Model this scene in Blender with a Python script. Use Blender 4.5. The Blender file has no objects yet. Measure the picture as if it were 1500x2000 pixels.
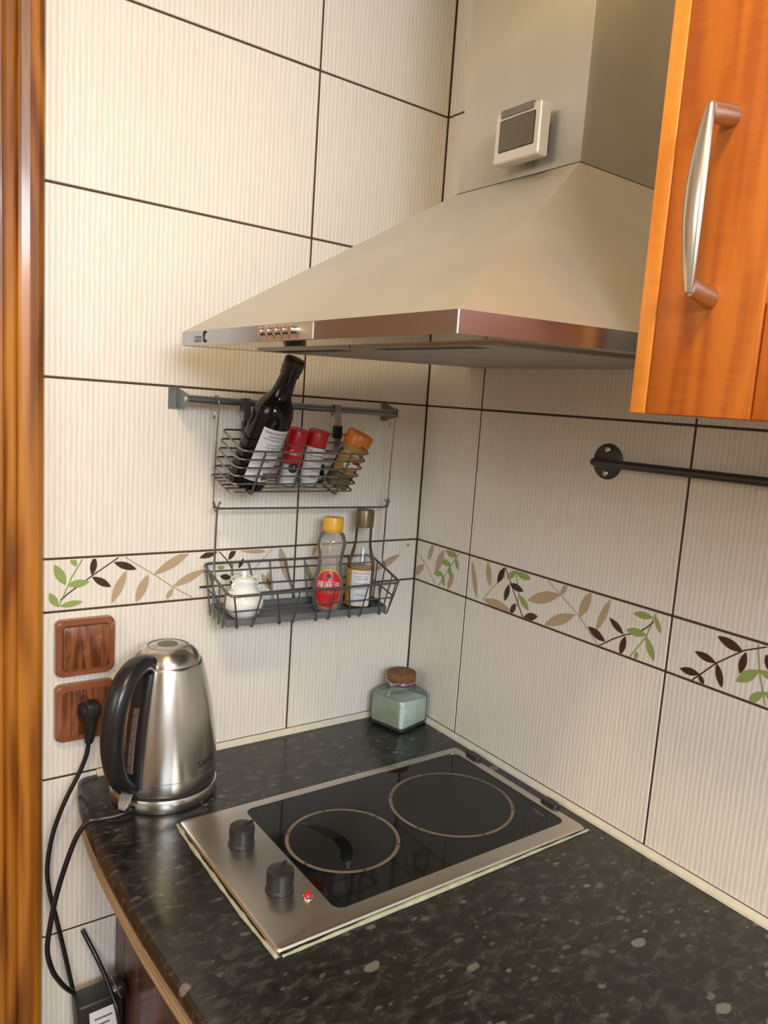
import bpy, bmesh, math, random
from mathutils import Vector, Matrix
random.seed(4)
C = bpy.context.scene
COL = C.collection
PI = math.pi

# ---------------------------------------------------------------- camera, light, exposure
# origin: the corner where the two tiled walls meet the worktop (z = 0 is the worktop, the floor is at -0.9)
CAM = Vector((-0.91521, -1.19169, 0.60876))
yaw, pitch, roll = 0.655738, -0.144360, 0.074954
F = Vector((math.sin(yaw)*math.cos(pitch), math.cos(yaw)*math.cos(pitch), math.sin(pitch)))
R0 = Vector((math.cos(yaw), -math.sin(yaw), 0)); U0 = R0.cross(F)
Rv = R0*math.cos(roll) + U0*math.sin(roll); Uv = -R0*math.sin(roll) + U0*math.cos(roll)
cd = bpy.data.cameras.new('camera'); cam = bpy.data.objects.new('camera', cd); COL.objects.link(cam)
m = Matrix((Rv, Uv, -F)).transposed().to_4x4(); m.translation = CAM
cam.matrix_world = m
cd.sensor_fit = 'VERTICAL'; cd.sensor_height = 24; cd.lens = 1505.51/2000*24
cd.shift_x = (750-818.97)/2000; cd.shift_y = (1012.72-1000)/2000
cd.clip_start = 0.02
C.camera = cam
C.view_settings.view_transform = 'Standard'; C.view_settings.look = 'None'
C.view_settings.exposure = -0.13; C.view_settings.gamma = 1.0; C.view_settings.use_curve_mapping = False
wd = bpy.data.worlds.new('world'); C.world = wd; wd.use_nodes = True
wd.node_tree.nodes['Background'].inputs[0].default_value = (0.75, 0.85, 1, 1)
wd.node_tree.nodes['Background'].inputs[1].default_value = 0.3
C.cycles.max_bounces = 8; C.cycles.sample_clamp_indirect = 4

def area(name, loc, target, sx, sy, power, col, shape='RECTANGLE'):
    l = bpy.data.lights.new(name, 'AREA'); l.shape = shape; l.size = sx
    if shape == 'RECTANGLE': l.size_y = sy
    l.energy = power; l.color = col
    o = bpy.data.objects.new(name, l); COL.objects.link(o); o.location = loc
    o.rotation_euler = (Vector(target)-Vector(loc)).to_track_quat('-Z', 'Y').to_euler()
    return o
area('ceiling_light', (-0.94, -1.10, 1.50), (-0.94, -1.10, 0), 0.20, 0.20, 15, (1.0, 0.74, 0.40), 'DISK')
area('window_daylight', (-1.0, -3.10, 1.24), (-0.20, 0, -0.45), 1.6, 0.6, 98, (0.82, 0.89, 0.98))
area('left_bounce_fill', (-3.0, -1.3, 1.20), (0, -0.5, 0.1), 1.2, 0.7, 15, (0.98, 0.95, 0.86))  # added fill standing in for bounced light; the room has no opening here

# ---------------------------------------------------------------- helpers
ROOTLOC = {}
def wloc(p):
    v = Vector((0, 0, 0))
    while p is not None:
        v += Vector(p.location); p = p.parent
    return v
def mk(name, verts, faces, mat, parent=None, smooth=False, local=False, mats=None, fm=None, sharp=None):
    """one mesh object; verts are world coordinates unless local"""
    vs = [Vector(v) for v in verts]
    if local: org = Vector((0, 0, 0))
    elif parent is None:
        n = len(vs)
        org = Vector(((min(v.x for v in vs)+max(v.x for v in vs))/2, (min(v.y for v in vs)+max(v.y for v in vs))/2, min(v.z for v in vs)))
    else: org = wloc(parent)
    me = bpy.data.meshes.new(name)
    me.from_pydata([v-org for v in vs], [], faces)
    for mm in (mats or [mat]): me.materials.append(mm)
    if fm: me.polygons.foreach_set('material_index', fm)
    if smooth:
        me.polygons.foreach_set('use_smooth', [True]*len(me.polygons))
        if sharp: me.set_sharp_from_angle(angle=math.radians(sharp))
    me.validate(); me.update()
    o = bpy.data.objects.new(name, me); COL.objects.link(o)
    if parent is None: o.location = org
    else: o.parent = parent
    return o
def bm2(name, bm, mat, parent=None, smooth=False, local=False, sharp=None, mats=None):
    bmesh.ops.recalc_face_normals(bm, faces=bm.faces)
    bm.verts.ensure_lookup_table()
    vs = [v.co.copy() for v in bm.verts]; fs = [[v.index for v in f.verts] for f in bm.faces]
    fm = [f.material_index for f in bm.faces] if mats else None
    bm.verts.index_update()
    fs = [[v.index for v in f.verts] for f in bm.faces]
    bm.free()
    return mk(name, vs, fs, mat, parent, smooth, local, mats, fm, sharp)
def empty(name, loc, label=None, cat=None, group=None, rot=None):
    o = bpy.data.objects.new(name, None); COL.objects.link(o); o.location = loc
    o.empty_display_size = 0.05
    if rot: o.rotation_euler = rot
    tag(o, label, cat, group); return o
def tag(o, label=None, cat=None, group=None, kind=None):
    if label: o['label'] = label
    if cat: o['category'] = cat
    if group: o['group'] = group
    if kind: o['kind'] = kind
    return o
def add_box(bm, lo, hi, bev=0, seg=1, M=None):
    lo, hi = Vector(lo), Vector(hi)
    r = bmesh.ops.create_cube(bm, size=1)
    vs = r['verts']
    for v in vs: v.co = Vector([lo[i]+(v.co[i]+0.5)*(hi[i]-lo[i]) for i in range(3)])
    if bev:
        es = list({e for v in vs for e in v.link_edges})
        b = bmesh.ops.bevel(bm, geom=es, offset=bev, segments=seg, profile=0.5, affect='EDGES')
        vs = list({v for f in b['faces'] for v in f.verts} | {v for v in vs if v.is_valid})
    if M is not None:
        for v in vs: v.co = M @ v.co
    return vs
def box(name, lo, hi, mat, parent=None, bev=0, seg=1, M=None, local=False, smooth=None):
    bm = bmesh.new(); add_box(bm, lo, hi, bev, seg, M)
    return bm2(name, bm, mat, parent, smooth=(seg > 1 if smooth is None else smooth), local=local, sharp=50)
def prism(name, poly, z0, z1, mat, parent=None, ax=2, bev=0, seg=2, local=False, smooth=False):
    """poly: 2D outline in the two other axes (in order x,y,z); extruded along axis ax from z0 to z1"""
    bm = bmesh.new()
    def P(a, b, c):
        l = [a, b]; l.insert(ax, c); return Vector(l)
    lo = [bm.verts.new(P(a, b, z0)) for a, b in poly]; hi = [bm.verts.new(P(a, b, z1)) for a, b in poly]
    bm.faces.new(lo[::-1]); top = bm.faces.new(hi)
    n = len(poly)
    for i in range(n): bm.faces.new((lo[i], lo[(i+1) % n], hi[(i+1) % n], hi[i]))
    if bev:
        es = list(top.edges); bmesh.ops.bevel(bm, geom=es, offset=bev, segments=seg, profile=0.5, affect='EDGES')
    return bm2(name, bm, mat, parent, smooth=smooth, local=local, sharp=40)
def rrect(x0, y0, x1, y1, r, n=5):
    pts = []
    for cx, cy, a0 in ((x1-r, y1-r, 0), (x0+r, y1-r, 90), (x0+r, y0+r, 180), (x1-r, y0+r, 270)):
        for k in range(n+1):
            a = math.radians(a0+90*k/n); pts.append((cx+r*math.cos(a), cy+r*math.sin(a)))
    return pts
def fillet(path, r, n=4, closed=False):
    P = [Vector(p) for p in path]; out = []; N = len(P)
    for i in range(N):
        if not closed and i in (0, N-1): out.append(P[i]); continue
        a, b, c = P[(i-1) % N], P[i], P[(i+1) % N]
        d1, d2 = a-b, c-b; rr = min(r, d1.length*0.45, d2.length*0.45)
        p, q = b+d1.normalized()*rr, b+d2.normalized()*rr
        for k in range(n+1):
            t = k/n; out.append(p*(1-t)**2 + b*2*t*(1-t) + q*t*t)
    return out
def smoothpath(pts, n=8):
    P = [Vector(p) for p in pts]; out = []
    for i in range(len(P)-1):
        p0, p1, p2, p3 = P[max(i-1, 0)], P[i], P[i+1], P[min(i+2, len(P)-1)]
        for k in range(n):
            t = k/n
            out.append(0.5*((2*p1)+(p2-p0)*t+(2*p0-5*p1+4*p2-p3)*t*t+(3*p1-p0-3*p2+p3)*t**3))
    out.append(P[-1]); return out
def add_tube(V, Fc, path, r, seg=8, closed=False, rx=None):
    P = [Vector(p) for p in path]; N = len(P); base = len(V)
    rad = r if callable(r) else (lambda t: r)
    T = []
    for i in range(N):
        if closed: t = P[(i+1) % N]-P[(i-1) % N]
        else: t = P[min(i+1, N-1)]-P[max(i-1, 0)]
        T.append(t.normalized())
    u = T[0].orthogonal().normalized()
    for i in range(N):
        u = (u-T[i]*u.dot(T[i])).normalized(); w = T[i].cross(u)
        for k in range(seg):
            a = 2*PI*k/seg; rr = rad(i/(N-1) if N > 1 else 0)
            V.append(P[i]+u*(math.cos(a)*rr)+w*(math.sin(a)*rr*(rx or 1)))
    for i in range(N if closed else N-1):
        j = (i+1) % N
        for k in range(seg):
            Fc.append([base+i*seg+k, base+i*seg+(k+1) % seg, base+j*seg+(k+1) % seg, base+j*seg+k])
    if not closed:
        Fc.append([base+k for k in range(seg)][::-1]); Fc.append([base+(N-1)*seg+k for k in range(seg)])
def tube(name, path, r, mat, parent=None, seg=8, closed=False, local=False):
    V, Fc = [], []; add_tube(V, Fc, path, r, seg, closed)
    return mk(name, V, Fc, mat, parent, True, local, sharp=60)
def tubes(name, paths, r, mat, parent=None, seg=6, local=False):
    V, Fc = [], []
    for p in paths: add_tube(V, Fc, p, r, seg)
    return mk(name, V, Fc, mat, parent, True, local, sharp=60)
def lathe(name, prof, mat, parent=None, at=(0, 0, 0), seg=40, axis=None, local=True, cap=True, sharp=35, M=None):
    """profile [(r, z)], revolved about z at 'at'"""
    V, Fc = [], []; at = Vector(at); n = len(prof)
    for r, z in prof:
        for k in range(seg):
            a = 2*PI*k/seg; V.append(Vector((r*math.cos(a), r*math.sin(a), z)))
    for i in range(n-1):
        for k in range(seg):
            Fc.append([i*seg+k, i*seg+(k+1) % seg, (i+1)*seg+(k+1) % seg, (i+1)*seg+k])
    if cap:
        Fc.append([k for k in range(seg)][::-1]); Fc.append([(n-1)*seg+k for k in range(seg)])
    V = [(M @ v if M is not None else v)+at for v in V]
    return mk(name, V, Fc, mat, parent, True, local, sharp=sharp)
def rad_at(prof, z):
    for (r0, z0), (r1, z1) in zip(prof, prof[1:]):
        if min(z0, z1) <= z <= max(z0, z1) and z1 != z0:
            return r0+(r1-r0)*(z-z0)/(z1-z0)
    return prof[-1][0]
def onsurf(prof, ang, z, off):
    r = rad_at(prof, z)+off; return Vector((r*math.cos(ang), r*math.sin(ang), z))
def patch(name, prof, a0, z0, hw, hh, mat, parent, off=0.0004, ell=False, n=16, th=None, M=None):
    """a label wrapped on a lathe: half width hw (metres along the surface), half height hh; power keeps oval or rectangular"""
    V, Fc = [], []
    for j in range(n+1):
        v = -1+2*j/n
        wj = math.sqrt(max(0.0, 1-abs(v)**2.0))*hw if ell else hw
        for i in range(n+1):
            u = -1+2*i/n; z = z0+v*hh; r = rad_at(prof, z)
            V.append(onsurf(prof, a0+u*wj/max(r, 1e-4), z, off))
    for j in range(n):
        for i in range(n):
            k = j*(n+1)+i; Fc.append([k, k+1, k+n+2, k+n+1])
    return mk(name, V, Fc, mat, parent, True, local=True)
_fonts = {}
def text_verts(s, size):
    cu = bpy.data.curves.new('t', 'FONT'); cu.body = s; cu.size = size; cu.align_x = 'CENTER'; cu.align_y = 'CENTER'; cu.resolution_u = 3
    o = bpy.data.objects.new('t', cu); COL.objects.link(o)
    dg = bpy.context.evaluated_depsgraph_get(); me = bpy.data.meshes.new_from_object(o.evaluated_get(dg))
    V = [v.co.copy() for v in me.vertices]; Fc = [list(p.vertices) for p in me.polygons]
    bpy.data.objects.remove(o); bpy.data.curves.remove(cu); bpy.data.meshes.remove(me)
    return V, Fc
def text_flat(name, s, size, mat, parent, at, right, up, off=0.0004, sx=1.0):
    V, Fc = text_verts(s, size); right = Vector(right).normalized(); up = Vector(up).normalized(); nn = right.cross(up)
    V = [Vector(at)+right*(v.x*sx)+up*v.y+nn*off for v in V]
    return mk(name, V, Fc, mat, parent)
def text_wrap(name, lines, prof, a0, mat, parent, off=0.0008, sx=1.0):
    VV, FF = [], []
    for s, size, z, da in lines:
        V, Fc = text_verts(s, size); b = len(VV)
        r = rad_at(prof, z)
        for v in V: VV.append(onsurf(prof, a0+da+v.x*sx/r, z+v.y, off))
        FF += [[b+i for i in f] for f in Fc]
    return mk(name, VV, FF, mat, parent, local=True)

# ---------------------------------------------------------------- materials
def newmat(name):
    m = bpy.data.materials.new(name); m.use_nodes = True
    return m, m.node_tree.nodes, m.node_tree.links, m.node_tree.nodes['Principled BSDF']
def plain(name, col, rough=0.5, metal=0.0, spec=0.5, noise=0.0, nscale=40, bump=0.0, coat=0.0, trans=0.0, ior=None):
    m, N, L, b = newmat(name)
    b.inputs['Base Color'].default_value = (*col, 1); b.inputs['Roughness'].default_value = rough
    b.inputs['Metallic'].default_value = metal; b.inputs['Specular IOR Level'].default_value = spec
    b.inputs['Coat Weight'].default_value = coat; b.inputs['Transmission Weight'].default_value = trans
    if ior: b.inputs['IOR'].default_value = ior
    t = N.new('ShaderNodeTexNoise'); t.inputs['Scale'].default_value = nscale; t.inputs['Detail'].default_value = 4
    tc = N.new('ShaderNodeTexCoord'); L.new(tc.outputs['Object'], t.inputs['Vector'])
    if noise:
        mx = N.new('ShaderNodeMix'); mx.data_type = 'RGBA'
        mx.inputs[6].default_value = (*[c*(1-noise) for c in col], 1); mx.inputs[7].default_value = (*[min(1, c*(1+noise)) for c in col], 1)
        L.new(t.outputs['Fac'], mx.inputs[0]); L.new(mx.outputs[2], b.inputs['Base Color'])
    if bump:
        bp = N.new('ShaderNodeBump'); bp.inputs['Strength'].default_value = bump; bp.inputs['Distance'].default_value = 0.001
        L.new(t.outputs['Fac'], bp.inputs['Height']); L.new(bp.outputs[0], b.inputs['Normal'])
    return m
def math_n(N, L, op, a, b=None):
    n = N.new('ShaderNodeMath'); n.operation = op
    for i, v in enumerate((a, b)):
        if v is None: continue
        if isinstance(v, (int, float)): n.inputs[i].default_value = v
        else: L.new(v, n.inputs[i])
    return n.outputs[0]
def ramp(N, L, fac, stops):
    r = N.new('ShaderNodeValToRGB'); e = r.color_ramp.elements
    e[0].position, e[0].color = stops[0][0], (*stops[0][1], 1); e[1].position, e[1].color = stops[-1][0], (*stops[-1][1], 1)
    for p, c in stops[1:-1]:
        x = e.new(p); x.color = (*c, 1)
    L.new(fac, r.inputs[0]); return r.outputs[0]
def geo_pos(N, L):
    g = N.new('ShaderNodeNewGeometry'); s = N.new('ShaderNodeSeparateXYZ'); L.new(g.outputs['Position'], s.inputs[0]); return g, s
def comb(N, L, x, y, z):
    c = N.new('ShaderNodeCombineXYZ')
    for i, v in enumerate((x, y, z)):
        if isinstance(v, (int, float)): c.inputs[i].default_value = v
        else: L.new(v, c.inputs[i])
    return c.outputs[0]
def noise_n(N, L, vec, scale, detail=3, rough=0.5, dist=0.0):
    t = N.new('ShaderNodeTexNoise'); t.inputs['Scale'].default_value = scale; t.inputs['Detail'].default_value = detail
    t.inputs['Roughness'].default_value = rough; t.inputs['Distortion'].default_value = dist; L.new(vec, t.inputs['Vector']); return t.outputs['Fac']

def tile_mat():
    m, N, L, b = newmat('ribbed_cream_tile'); g, s = geo_pos(N, L)
    h = math_n(N, L, 'SUBTRACT', s.outputs[0], s.outputs[1])
    wob = noise_n(N, L, comb(N, L, math_n(N, L, 'MULTIPLY', h, 60), 0.0, math_n(N, L, 'MULTIPLY', s.outputs[2], 25)), 1.0, 2)
    hh = math_n(N, L, 'ADD', h, math_n(N, L, 'MULTIPLY', wob, 0.0045))
    w = math_n(N, L, 'SINE', math_n(N, L, 'MULTIPLY', hh, 2*PI/0.0074))
    w = math_n(N, L, 'MULTIPLY_ADD', w, 0.5); w.node.inputs[2].default_value = 0.5
    groove = math_n(N, L, 'POWER', w, 1.6)
    st = noise_n(N, L, comb(N, L, math_n(N, L, 'MULTIPLY', h, 230), 0.0, math_n(N, L, 'MULTIPLY', s.outputs[2], 14)), 1.0, 3, 0.6)
    fac = math_n(N, L, 'ADD', math_n(N, L, 'MULTIPLY', groove, 0.45), math_n(N, L, 'MULTIPLY', st, 0.7))
    col = ramp(N, L, fac, [(0.12, (0.64, 0.585, 0.50)), (0.45, (0.75, 0.70, 0.62)), (0.85, (0.82, 0.78, 0.71))])
    L.new(col, b.inputs['Base Color']); b.inputs['Roughness'].default_value = 0.33
    bp = N.new('ShaderNodeBump'); bp.inputs['Strength'].default_value = 0.35; bp.inputs['Distance'].default_value = 0.0006
    L.new(groove, bp.inputs['Height']); L.new(bp.outputs[0], b.inputs['Normal']); return m
def worktop_mat():
    m, N, L, b = newmat('dark_speckled_laminate'); g, s = geo_pos(N, L); P = g.outputs['Position']
    vec = comb(N, L, math_n(N, L, 'MULTIPLY', s.outputs[0], 0.75), math_n(N, L, 'MULTIPLY', s.outputs[1], 1.25), s.outputs[2])
    dis = noise_n(N, L, P, 90, 4, 0.6)
    base = ramp(N, L, noise_n(N, L, vec, 55, 6, 0.7, 0.6), [(0.36, (0.006, 0.006, 0.005)), (0.52, (0.016, 0.016, 0.013)), (0.70, (0.060, 0.058, 0.046))])
    vv = N.new('ShaderNodeVectorMath'); vv.operation = 'MULTIPLY_ADD'
    cx = comb(N, L, dis, dis, 0.0); vv.inputs[1].default_value = (0.014, 0.010, 0); L.new(cx, vv.inputs[0]); L.new(vec, vv.inputs[2])
    def flakes(scale, thr, size):
        v = N.new('ShaderNodeTexVoronoi'); v.inputs['Scale'].default_value = scale; v.inputs['Randomness'].default_value = 1.0
        L.new(vv.outputs[0], v.inputs['Vector'])
        sp = N.new('ShaderNodeSeparateColor'); L.new(v.outputs['Color'], sp.inputs[0])
        a = math_n(N, L, 'GREATER_THAN', sp.outputs[0], thr)
        sz = math_n(N, L, 'MULTIPLY', sp.outputs[1], size)
        c = N.new('ShaderNodeMapRange'); c.inputs['From Max'].default_value = 0.08; L.new(math_n(N, L, 'SUBTRACT', sz, v.outputs['Distance']), c.inputs['Value'])
        return math_n(N, L, 'MULTIPLY', a, c.outputs[0]), sp.outputs[2]
    f1, c1 = flakes(42, 0.60, 0.42); f2, c2 = flakes(95, 0.55, 0.5)
    mx = N.new('ShaderNodeMix'); mx.data_type = 'RGBA'
    L.new(math_n(N, L, 'MULTIPLY', f2, 0.55), mx.inputs[0]); L.new(base, mx.inputs[6]); L.new(ramp(N, L, c2, [(0, (0.03, 0.032, 0.026)), (1, (0.13, 0.125, 0.105))]), mx.inputs[7])
    m2 = N.new('ShaderNodeMix'); m2.data_type = 'RGBA'
    L.new(math_n(N, L, 'MULTIPLY', f1, 0.75), m2.inputs[0]); L.new(mx.outputs[2], m2.inputs[6]); L.new(ramp(N, L, c1, [(0, (0.035, 0.035, 0.028)), (0.6, (0.08, 0.075, 0.06)), (1, (0.20, 0.18, 0.15))]), m2.inputs[7])
    L.new(m2.outputs[2], b.inputs['Base Color']); b.inputs['Specular IOR Level'].default_value = 0.5
    rr = N.new('ShaderNodeMapRange'); rr.inputs['To Min'].default_value = 0.14; rr.inputs['To Max'].default_value = 0.32
    L.new(noise_n(N, L, P, 9, 4), rr.inputs['Value']); L.new(rr.outputs[0], b.inputs['Roughness'])
    bp = N.new('ShaderNodeBump'); bp.inputs['Strength'].default_value = 0.06; bp.inputs['Distance'].default_value = 0.0008
    L.new(noise_n(N, L, P, 260, 2), bp.inputs['Height']); L.new(bp.outputs[0], b.inputs['Normal'])
    return m
def steel(name, col=(0.60, 0.57, 0.52), rough=0.28, var=0.10, stretch=(1, 1, 30), bump=0.05, grain=0.06, aniso=0.0, spread='h'):
    m, N, L, b = newmat(name); g, s = geo_pos(N, L)
    v = comb(N, L, *[math_n(N, L, 'MULTIPLY', s.outputs[i], 60.0/stretch[i]*1.0 if False else (900.0 if stretch[i] == 1 else 900.0/stretch[i])) for i in range(3)])
    n = noise_n(N, L, v, 1.0, 3, 0.6)
    big = noise_n(N, L, g.outputs['Position'], 7, 4, 0.6)
    r = math_n(N, L, 'ADD', math_n(N, L, 'MULTIPLY', big, var), math_n(N, L, 'ADD', math_n(N, L, 'MULTIPLY', n, grain), rough-grain/2-var/2))
    L.new(r, b.inputs['Roughness']); b.inputs['Metallic'].default_value = 1
    if aniso:      # brushed: reflections smear across the brush lines (h: sideways, v: up and down)
        b.inputs['Anisotropic'].default_value = aniso
        cr = N.new('ShaderNodeVectorMath'); cr.operation = 'CROSS_PRODUCT'; cr.inputs[0].default_value = (0, 0, 1)
        L.new(g.outputs['Normal'], cr.inputs[1])
        if spread == 'h': L.new(cr.outputs[0], b.inputs['Tangent'])
        else: b.inputs['Tangent'].default_value = (0, 0, 1); L.new(comb(N, L, 0.0, 0.0, 1.0), b.inputs['Tangent'])
    col2 = ramp(N, L, big, [(0.3, tuple(c*0.90 for c in col)), (0.7, col)]); L.new(col2, b.inputs['Base Color'])
    bp = N.new('ShaderNodeBump'); bp.inputs['Strength'].default_value = bump; bp.inputs['Distance'].default_value = 0.0003
    L.new(n, bp.inputs['Height']); L.new(bp.outputs[0], b.inputs['Normal'])
    return m
def wood(name, c0, c1, c2, axis=2, rough=0.35, coat=0.3, sc=1.0, wav=3.0, flecks=False, st=(0.28, 0.52, 0.75)):
    m, N, L, b = newmat(name); g, s = geo_pos(N, L)
    k = [28*sc]*3; k[axis] = 1.6*sc
    v = comb(N, L, *[math_n(N, L, 'MULTIPLY', s.outputs[i], k[i]) for i in range(3)])
    n1 = noise_n(N, L, v, 1.0, 5, 0.6, 0.6)
    k2 = [14*sc]*3; k2[axis] = 1.3*sc
    v2 = comb(N, L, *[math_n(N, L, 'MULTIPLY', s.outputs[i], k2[i]) for i in range(3)])
    rings = math_n(N, L, 'MULTIPLY_ADD', math_n(N, L, 'SINE', math_n(N, L, 'MULTIPLY', noise_n(N, L, v2, 1.0, 2, 0.4, 0.3), 9.0*wav)), 0.5); rings.node.inputs[2].default_value = 0.5
    fac = math_n(N, L, 'ADD', math_n(N, L, 'MULTIPLY', n1, 0.7), math_n(N, L, 'MULTIPLY', rings, 0.3))
    if flecks:
        k3 = [55*sc]*3; k3[axis] = 160*sc
        v3 = comb(N, L, *[math_n(N, L, 'MULTIPLY', s.outputs[i], k3[i]*(1 if i == axis else 0.35)) for i in range(3)])
        fac = math_n(N, L, 'ADD', fac, math_n(N, L, 'MULTIPLY', math_n(N, L, 'SUBTRACT', noise_n(N, L, v3, 1.0, 2), 0.5), 0.28))
    L.new(ramp(N, L, fac, [(st[0], c0), (st[1], c1), (st[2], c2)]), b.inputs['Base Color'])
    b.inputs['Roughness'].default_value = rough; b.inputs['Coat Weight'].default_value = coat; b.inputs['Coat Roughness'].default_value = 0.12
    return m
def glassy(name, tint, density, rough=0.03, fres=1.45):
    """thin clear glass: tinted see-through with a fresnel sheen"""
    m = bpy.data.materials.new(name); m.use_nodes = True; N, L = m.node_tree.nodes, m.node_tree.links
    N.clear(); out = N.new('ShaderNodeOutputMaterial'); t = N.new('ShaderNodeBsdfTransparent'); t.inputs[0].default_value = (*tint, 1)
    gl = N.new('ShaderNodeBsdfGlossy'); gl.inputs['Roughness'].default_value = rough
    d = N.new('ShaderNodeBsdfDiffuse'); d.inputs[0].default_value = (*[min(1, c*0.9) for c in tint], 1)
    f = N.new('ShaderNodeFresnel'); f.inputs[0].default_value = fres
    m1 = N.new('ShaderNodeMixShader'); m1.inputs[0].default_value = density; L.new(t.outputs[0], m1.inputs[1]); L.new(d.outputs[0], m1.inputs[2])
    m2 = N.new('ShaderNodeMixShader'); L.new(f.outputs[0], m2.inputs[0]); L.new(m1.outputs[0], m2.inputs[1]); L.new(gl.outputs[0], m2.inputs[2])
    L.new(m2.outputs[0], out.inputs[0]); return m

M = {}
M['tile'] = tile_mat()
M['grout'] = plain('brown_grout', (0.075, 0.042, 0.022), 0.85, noise=0.3, nscale=120)
M['plaster'] = plain('plaster', (0.62, 0.54, 0.42), 0.9, noise=0.05, nscale=6)
M['ceiling'] = plain('ceiling_paint', (0.78, 0.72, 0.62), 0.9, noise=0.03, nscale=5)
M['floor'] = plain('floor_tile', (0.22, 0.15, 0.10), 0.5, noise=0.2, nscale=8)
M['top'] = worktop_mat()
M['trim'] = plain('sealing_strip', (0.62, 0.58, 0.47), 0.4, noise=0.15, nscale=60)
M['sealant'] = plain('old_silicone', (0.36, 0.38, 0.27), 0.5, noise=0.35, nscale=90, bump=0.5)
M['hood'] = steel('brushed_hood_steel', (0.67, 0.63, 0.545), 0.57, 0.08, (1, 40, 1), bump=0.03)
M['band'] = steel('muted_reflection_steel', (0.40, 0.43, 0.47), 0.24, 0.06, (1, 40, 1), bump=0.02)  # same steel as the hood, tinted cool and dark to mute the orange reflection
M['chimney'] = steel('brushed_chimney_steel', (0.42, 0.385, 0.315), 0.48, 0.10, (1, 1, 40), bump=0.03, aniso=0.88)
M['lip'] = steel('polished_lip_steel', (0.72, 0.68, 0.62), 0.07, 0.03, (1, 40, 1), bump=0.01)
M['hobsteel'] = steel('worn_hob_steel', (0.58, 0.54, 0.48), 0.30, 0.12, (1, 12, 1), bump=0.012)
M['kettle'] = steel('kettle_steel', (0.62, 0.60, 0.56), 0.25, 0.05, (25, 25, 1), bump=0.004, grain=0.02, aniso=0.6, spread='v')
M['chrome'] = plain('chrome', (0.75, 0.74, 0.72), 0.12, 1.0)
M['wire'] = plain('dark_chrome_wire', (0.30, 0.28, 0.26), 0.28, 1.0)
M['wire2'] = plain('grey_coated_wire', (0.16, 0.16, 0.155), 0.38, 0.7)
M['darkrail'] = plain('dark_rail_steel', (0.075, 0.08, 0.075), 0.40, 0.7, noise=0.1)
M['rail'] = plain('grey_rail_steel', (0.20, 0.215, 0.21), 0.42, 0.8, noise=0.1)
M['alu'] = plain('satin_nickel', (0.55, 0.53, 0.49), 0.30, 1.0)
M['black'] = plain('black_plastic', (0.012, 0.012, 0.013), 0.28)
M['blackm'] = plain('matt_black_plastic', (0.018, 0.018, 0.018), 0.42, noise=0.2)
M['glassblack'] = plain('black_ceramic_glass', (0.005, 0.005, 0.005), 0.06, spec=0.30)
M['ring'] = plain('burner_ring_print', (0.15, 0.12, 0.08), 0.5, noise=0.45, nscale=45)
M['smear'] = plain('greasy_smear', (0.002, 0.002, 0.002), 0.03, spec=0.8)
M['haze'] = plain('worn_burner_zone', (0.010, 0.0095, 0.009), 0.24, noise=0.5, nscale=30, spec=0.30)
M['slot'] = plain('slot_dark', (0.01, 0.01, 0.01), 0.6)
M['filter'] = plain('grey_filter_panel', (0.36, 0.34, 0.30), 0.45, 0.5, noise=0.08)
M['whitep'] = plain('white_porcelain', (0.80, 0.81, 0.79), 0.15, coat=0.5)
M['white'] = plain('white_paper', (0.72, 0.72, 0.72), 0.55, noise=0.05)
M['red'] = plain('red_cap_plastic', (0.50, 0.012, 0.02), 0.3, noise=0.1)
M['redl'] = plain('red_label', (0.55, 0.012, 0.02), 0.35)
M['gold'] = plain('gold_label_edge', (0.62, 0.36, 0.05), 0.4)
M['orange'] = plain('orange_cap_plastic', (0.62, 0.16, 0.012), 0.32, noise=0.12)
M['yellow'] = plain('yellow_cap_plastic', (0.80, 0.42, 0.02), 0.35)
M['bronze'] = plain('bronze_cap', (0.17, 0.13, 0.07), 0.35, 0.6)
M['spice'] = plain('brown_spice', (0.14, 0.085, 0.03), 0.8, noise=0.4, nscale=300)
M['olive'] = plain('olive_sauce_label', (0.36, 0.20, 0.05), 0.5, noise=0.2)
M['ink'] = plain('black_print', (0.02, 0.02, 0.02), 0.5)
M['greyink'] = plain('grey_print', (0.16, 0.14, 0.15), 0.6)
M['winebottle'] = plain('dark_bottle_glass', (0.002, 0.0025, 0.002), 0.10, spec=0.35)
M['clear'] = glassy('clear_glass', (0.965, 0.975, 0.965), 0.04, 0.03, 1.35)
M['pet'] = glassy('oily_clear_plastic', (0.88, 0.84, 0.78), 0.18, 0.10, 1.35)
M['jarglass'] = glassy('greenish_jar_glass', (0.90, 0.96, 0.93), 0.06)
M['amber'] = plain('amber_oil', (0.45, 0.19, 0.02), 0.1, trans=0.3, ior=1.3)
M['salt'] = plain('greenish_salt', (0.62, 0.665, 0.58), 0.85, noise=0.30, nscale=75, bump=0.8)
M['thickglass'] = plain('thick_green_glass', (0.006, 0.022, 0.014), 0.05, coat=0.5)
M['cork'] = plain('cork', (0.20, 0.085, 0.035), 0.9, noise=0.85, nscale=170, bump=0.9)
M['purple'] = plain('purple_rubber', (0.16, 0.02, 0.13), 0.4)
M['lcd'] = plain('grey_lcd', (0.085, 0.075, 0.055), 0.25)
M['silver'] = plain('silver_plastic', (0.56, 0.54, 0.49), 0.35, 0.3)
M['grille'] = plain('dark_grey_plastic', (0.13, 0.125, 0.10), 0.5)
M['redlamp'] = plain('red_indicator', (0.45, 0.01, 0.01), 0.15, coat=0.6)
M['gauge'] = glassy('smoky_gauge', (0.50, 0.42, 0.34), 0.35, 0.1)
M['gaugep'] = plain('smoky_gauge_plastic', (0.10, 0.075, 0.055), 0.2, coat=0.5)
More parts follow.
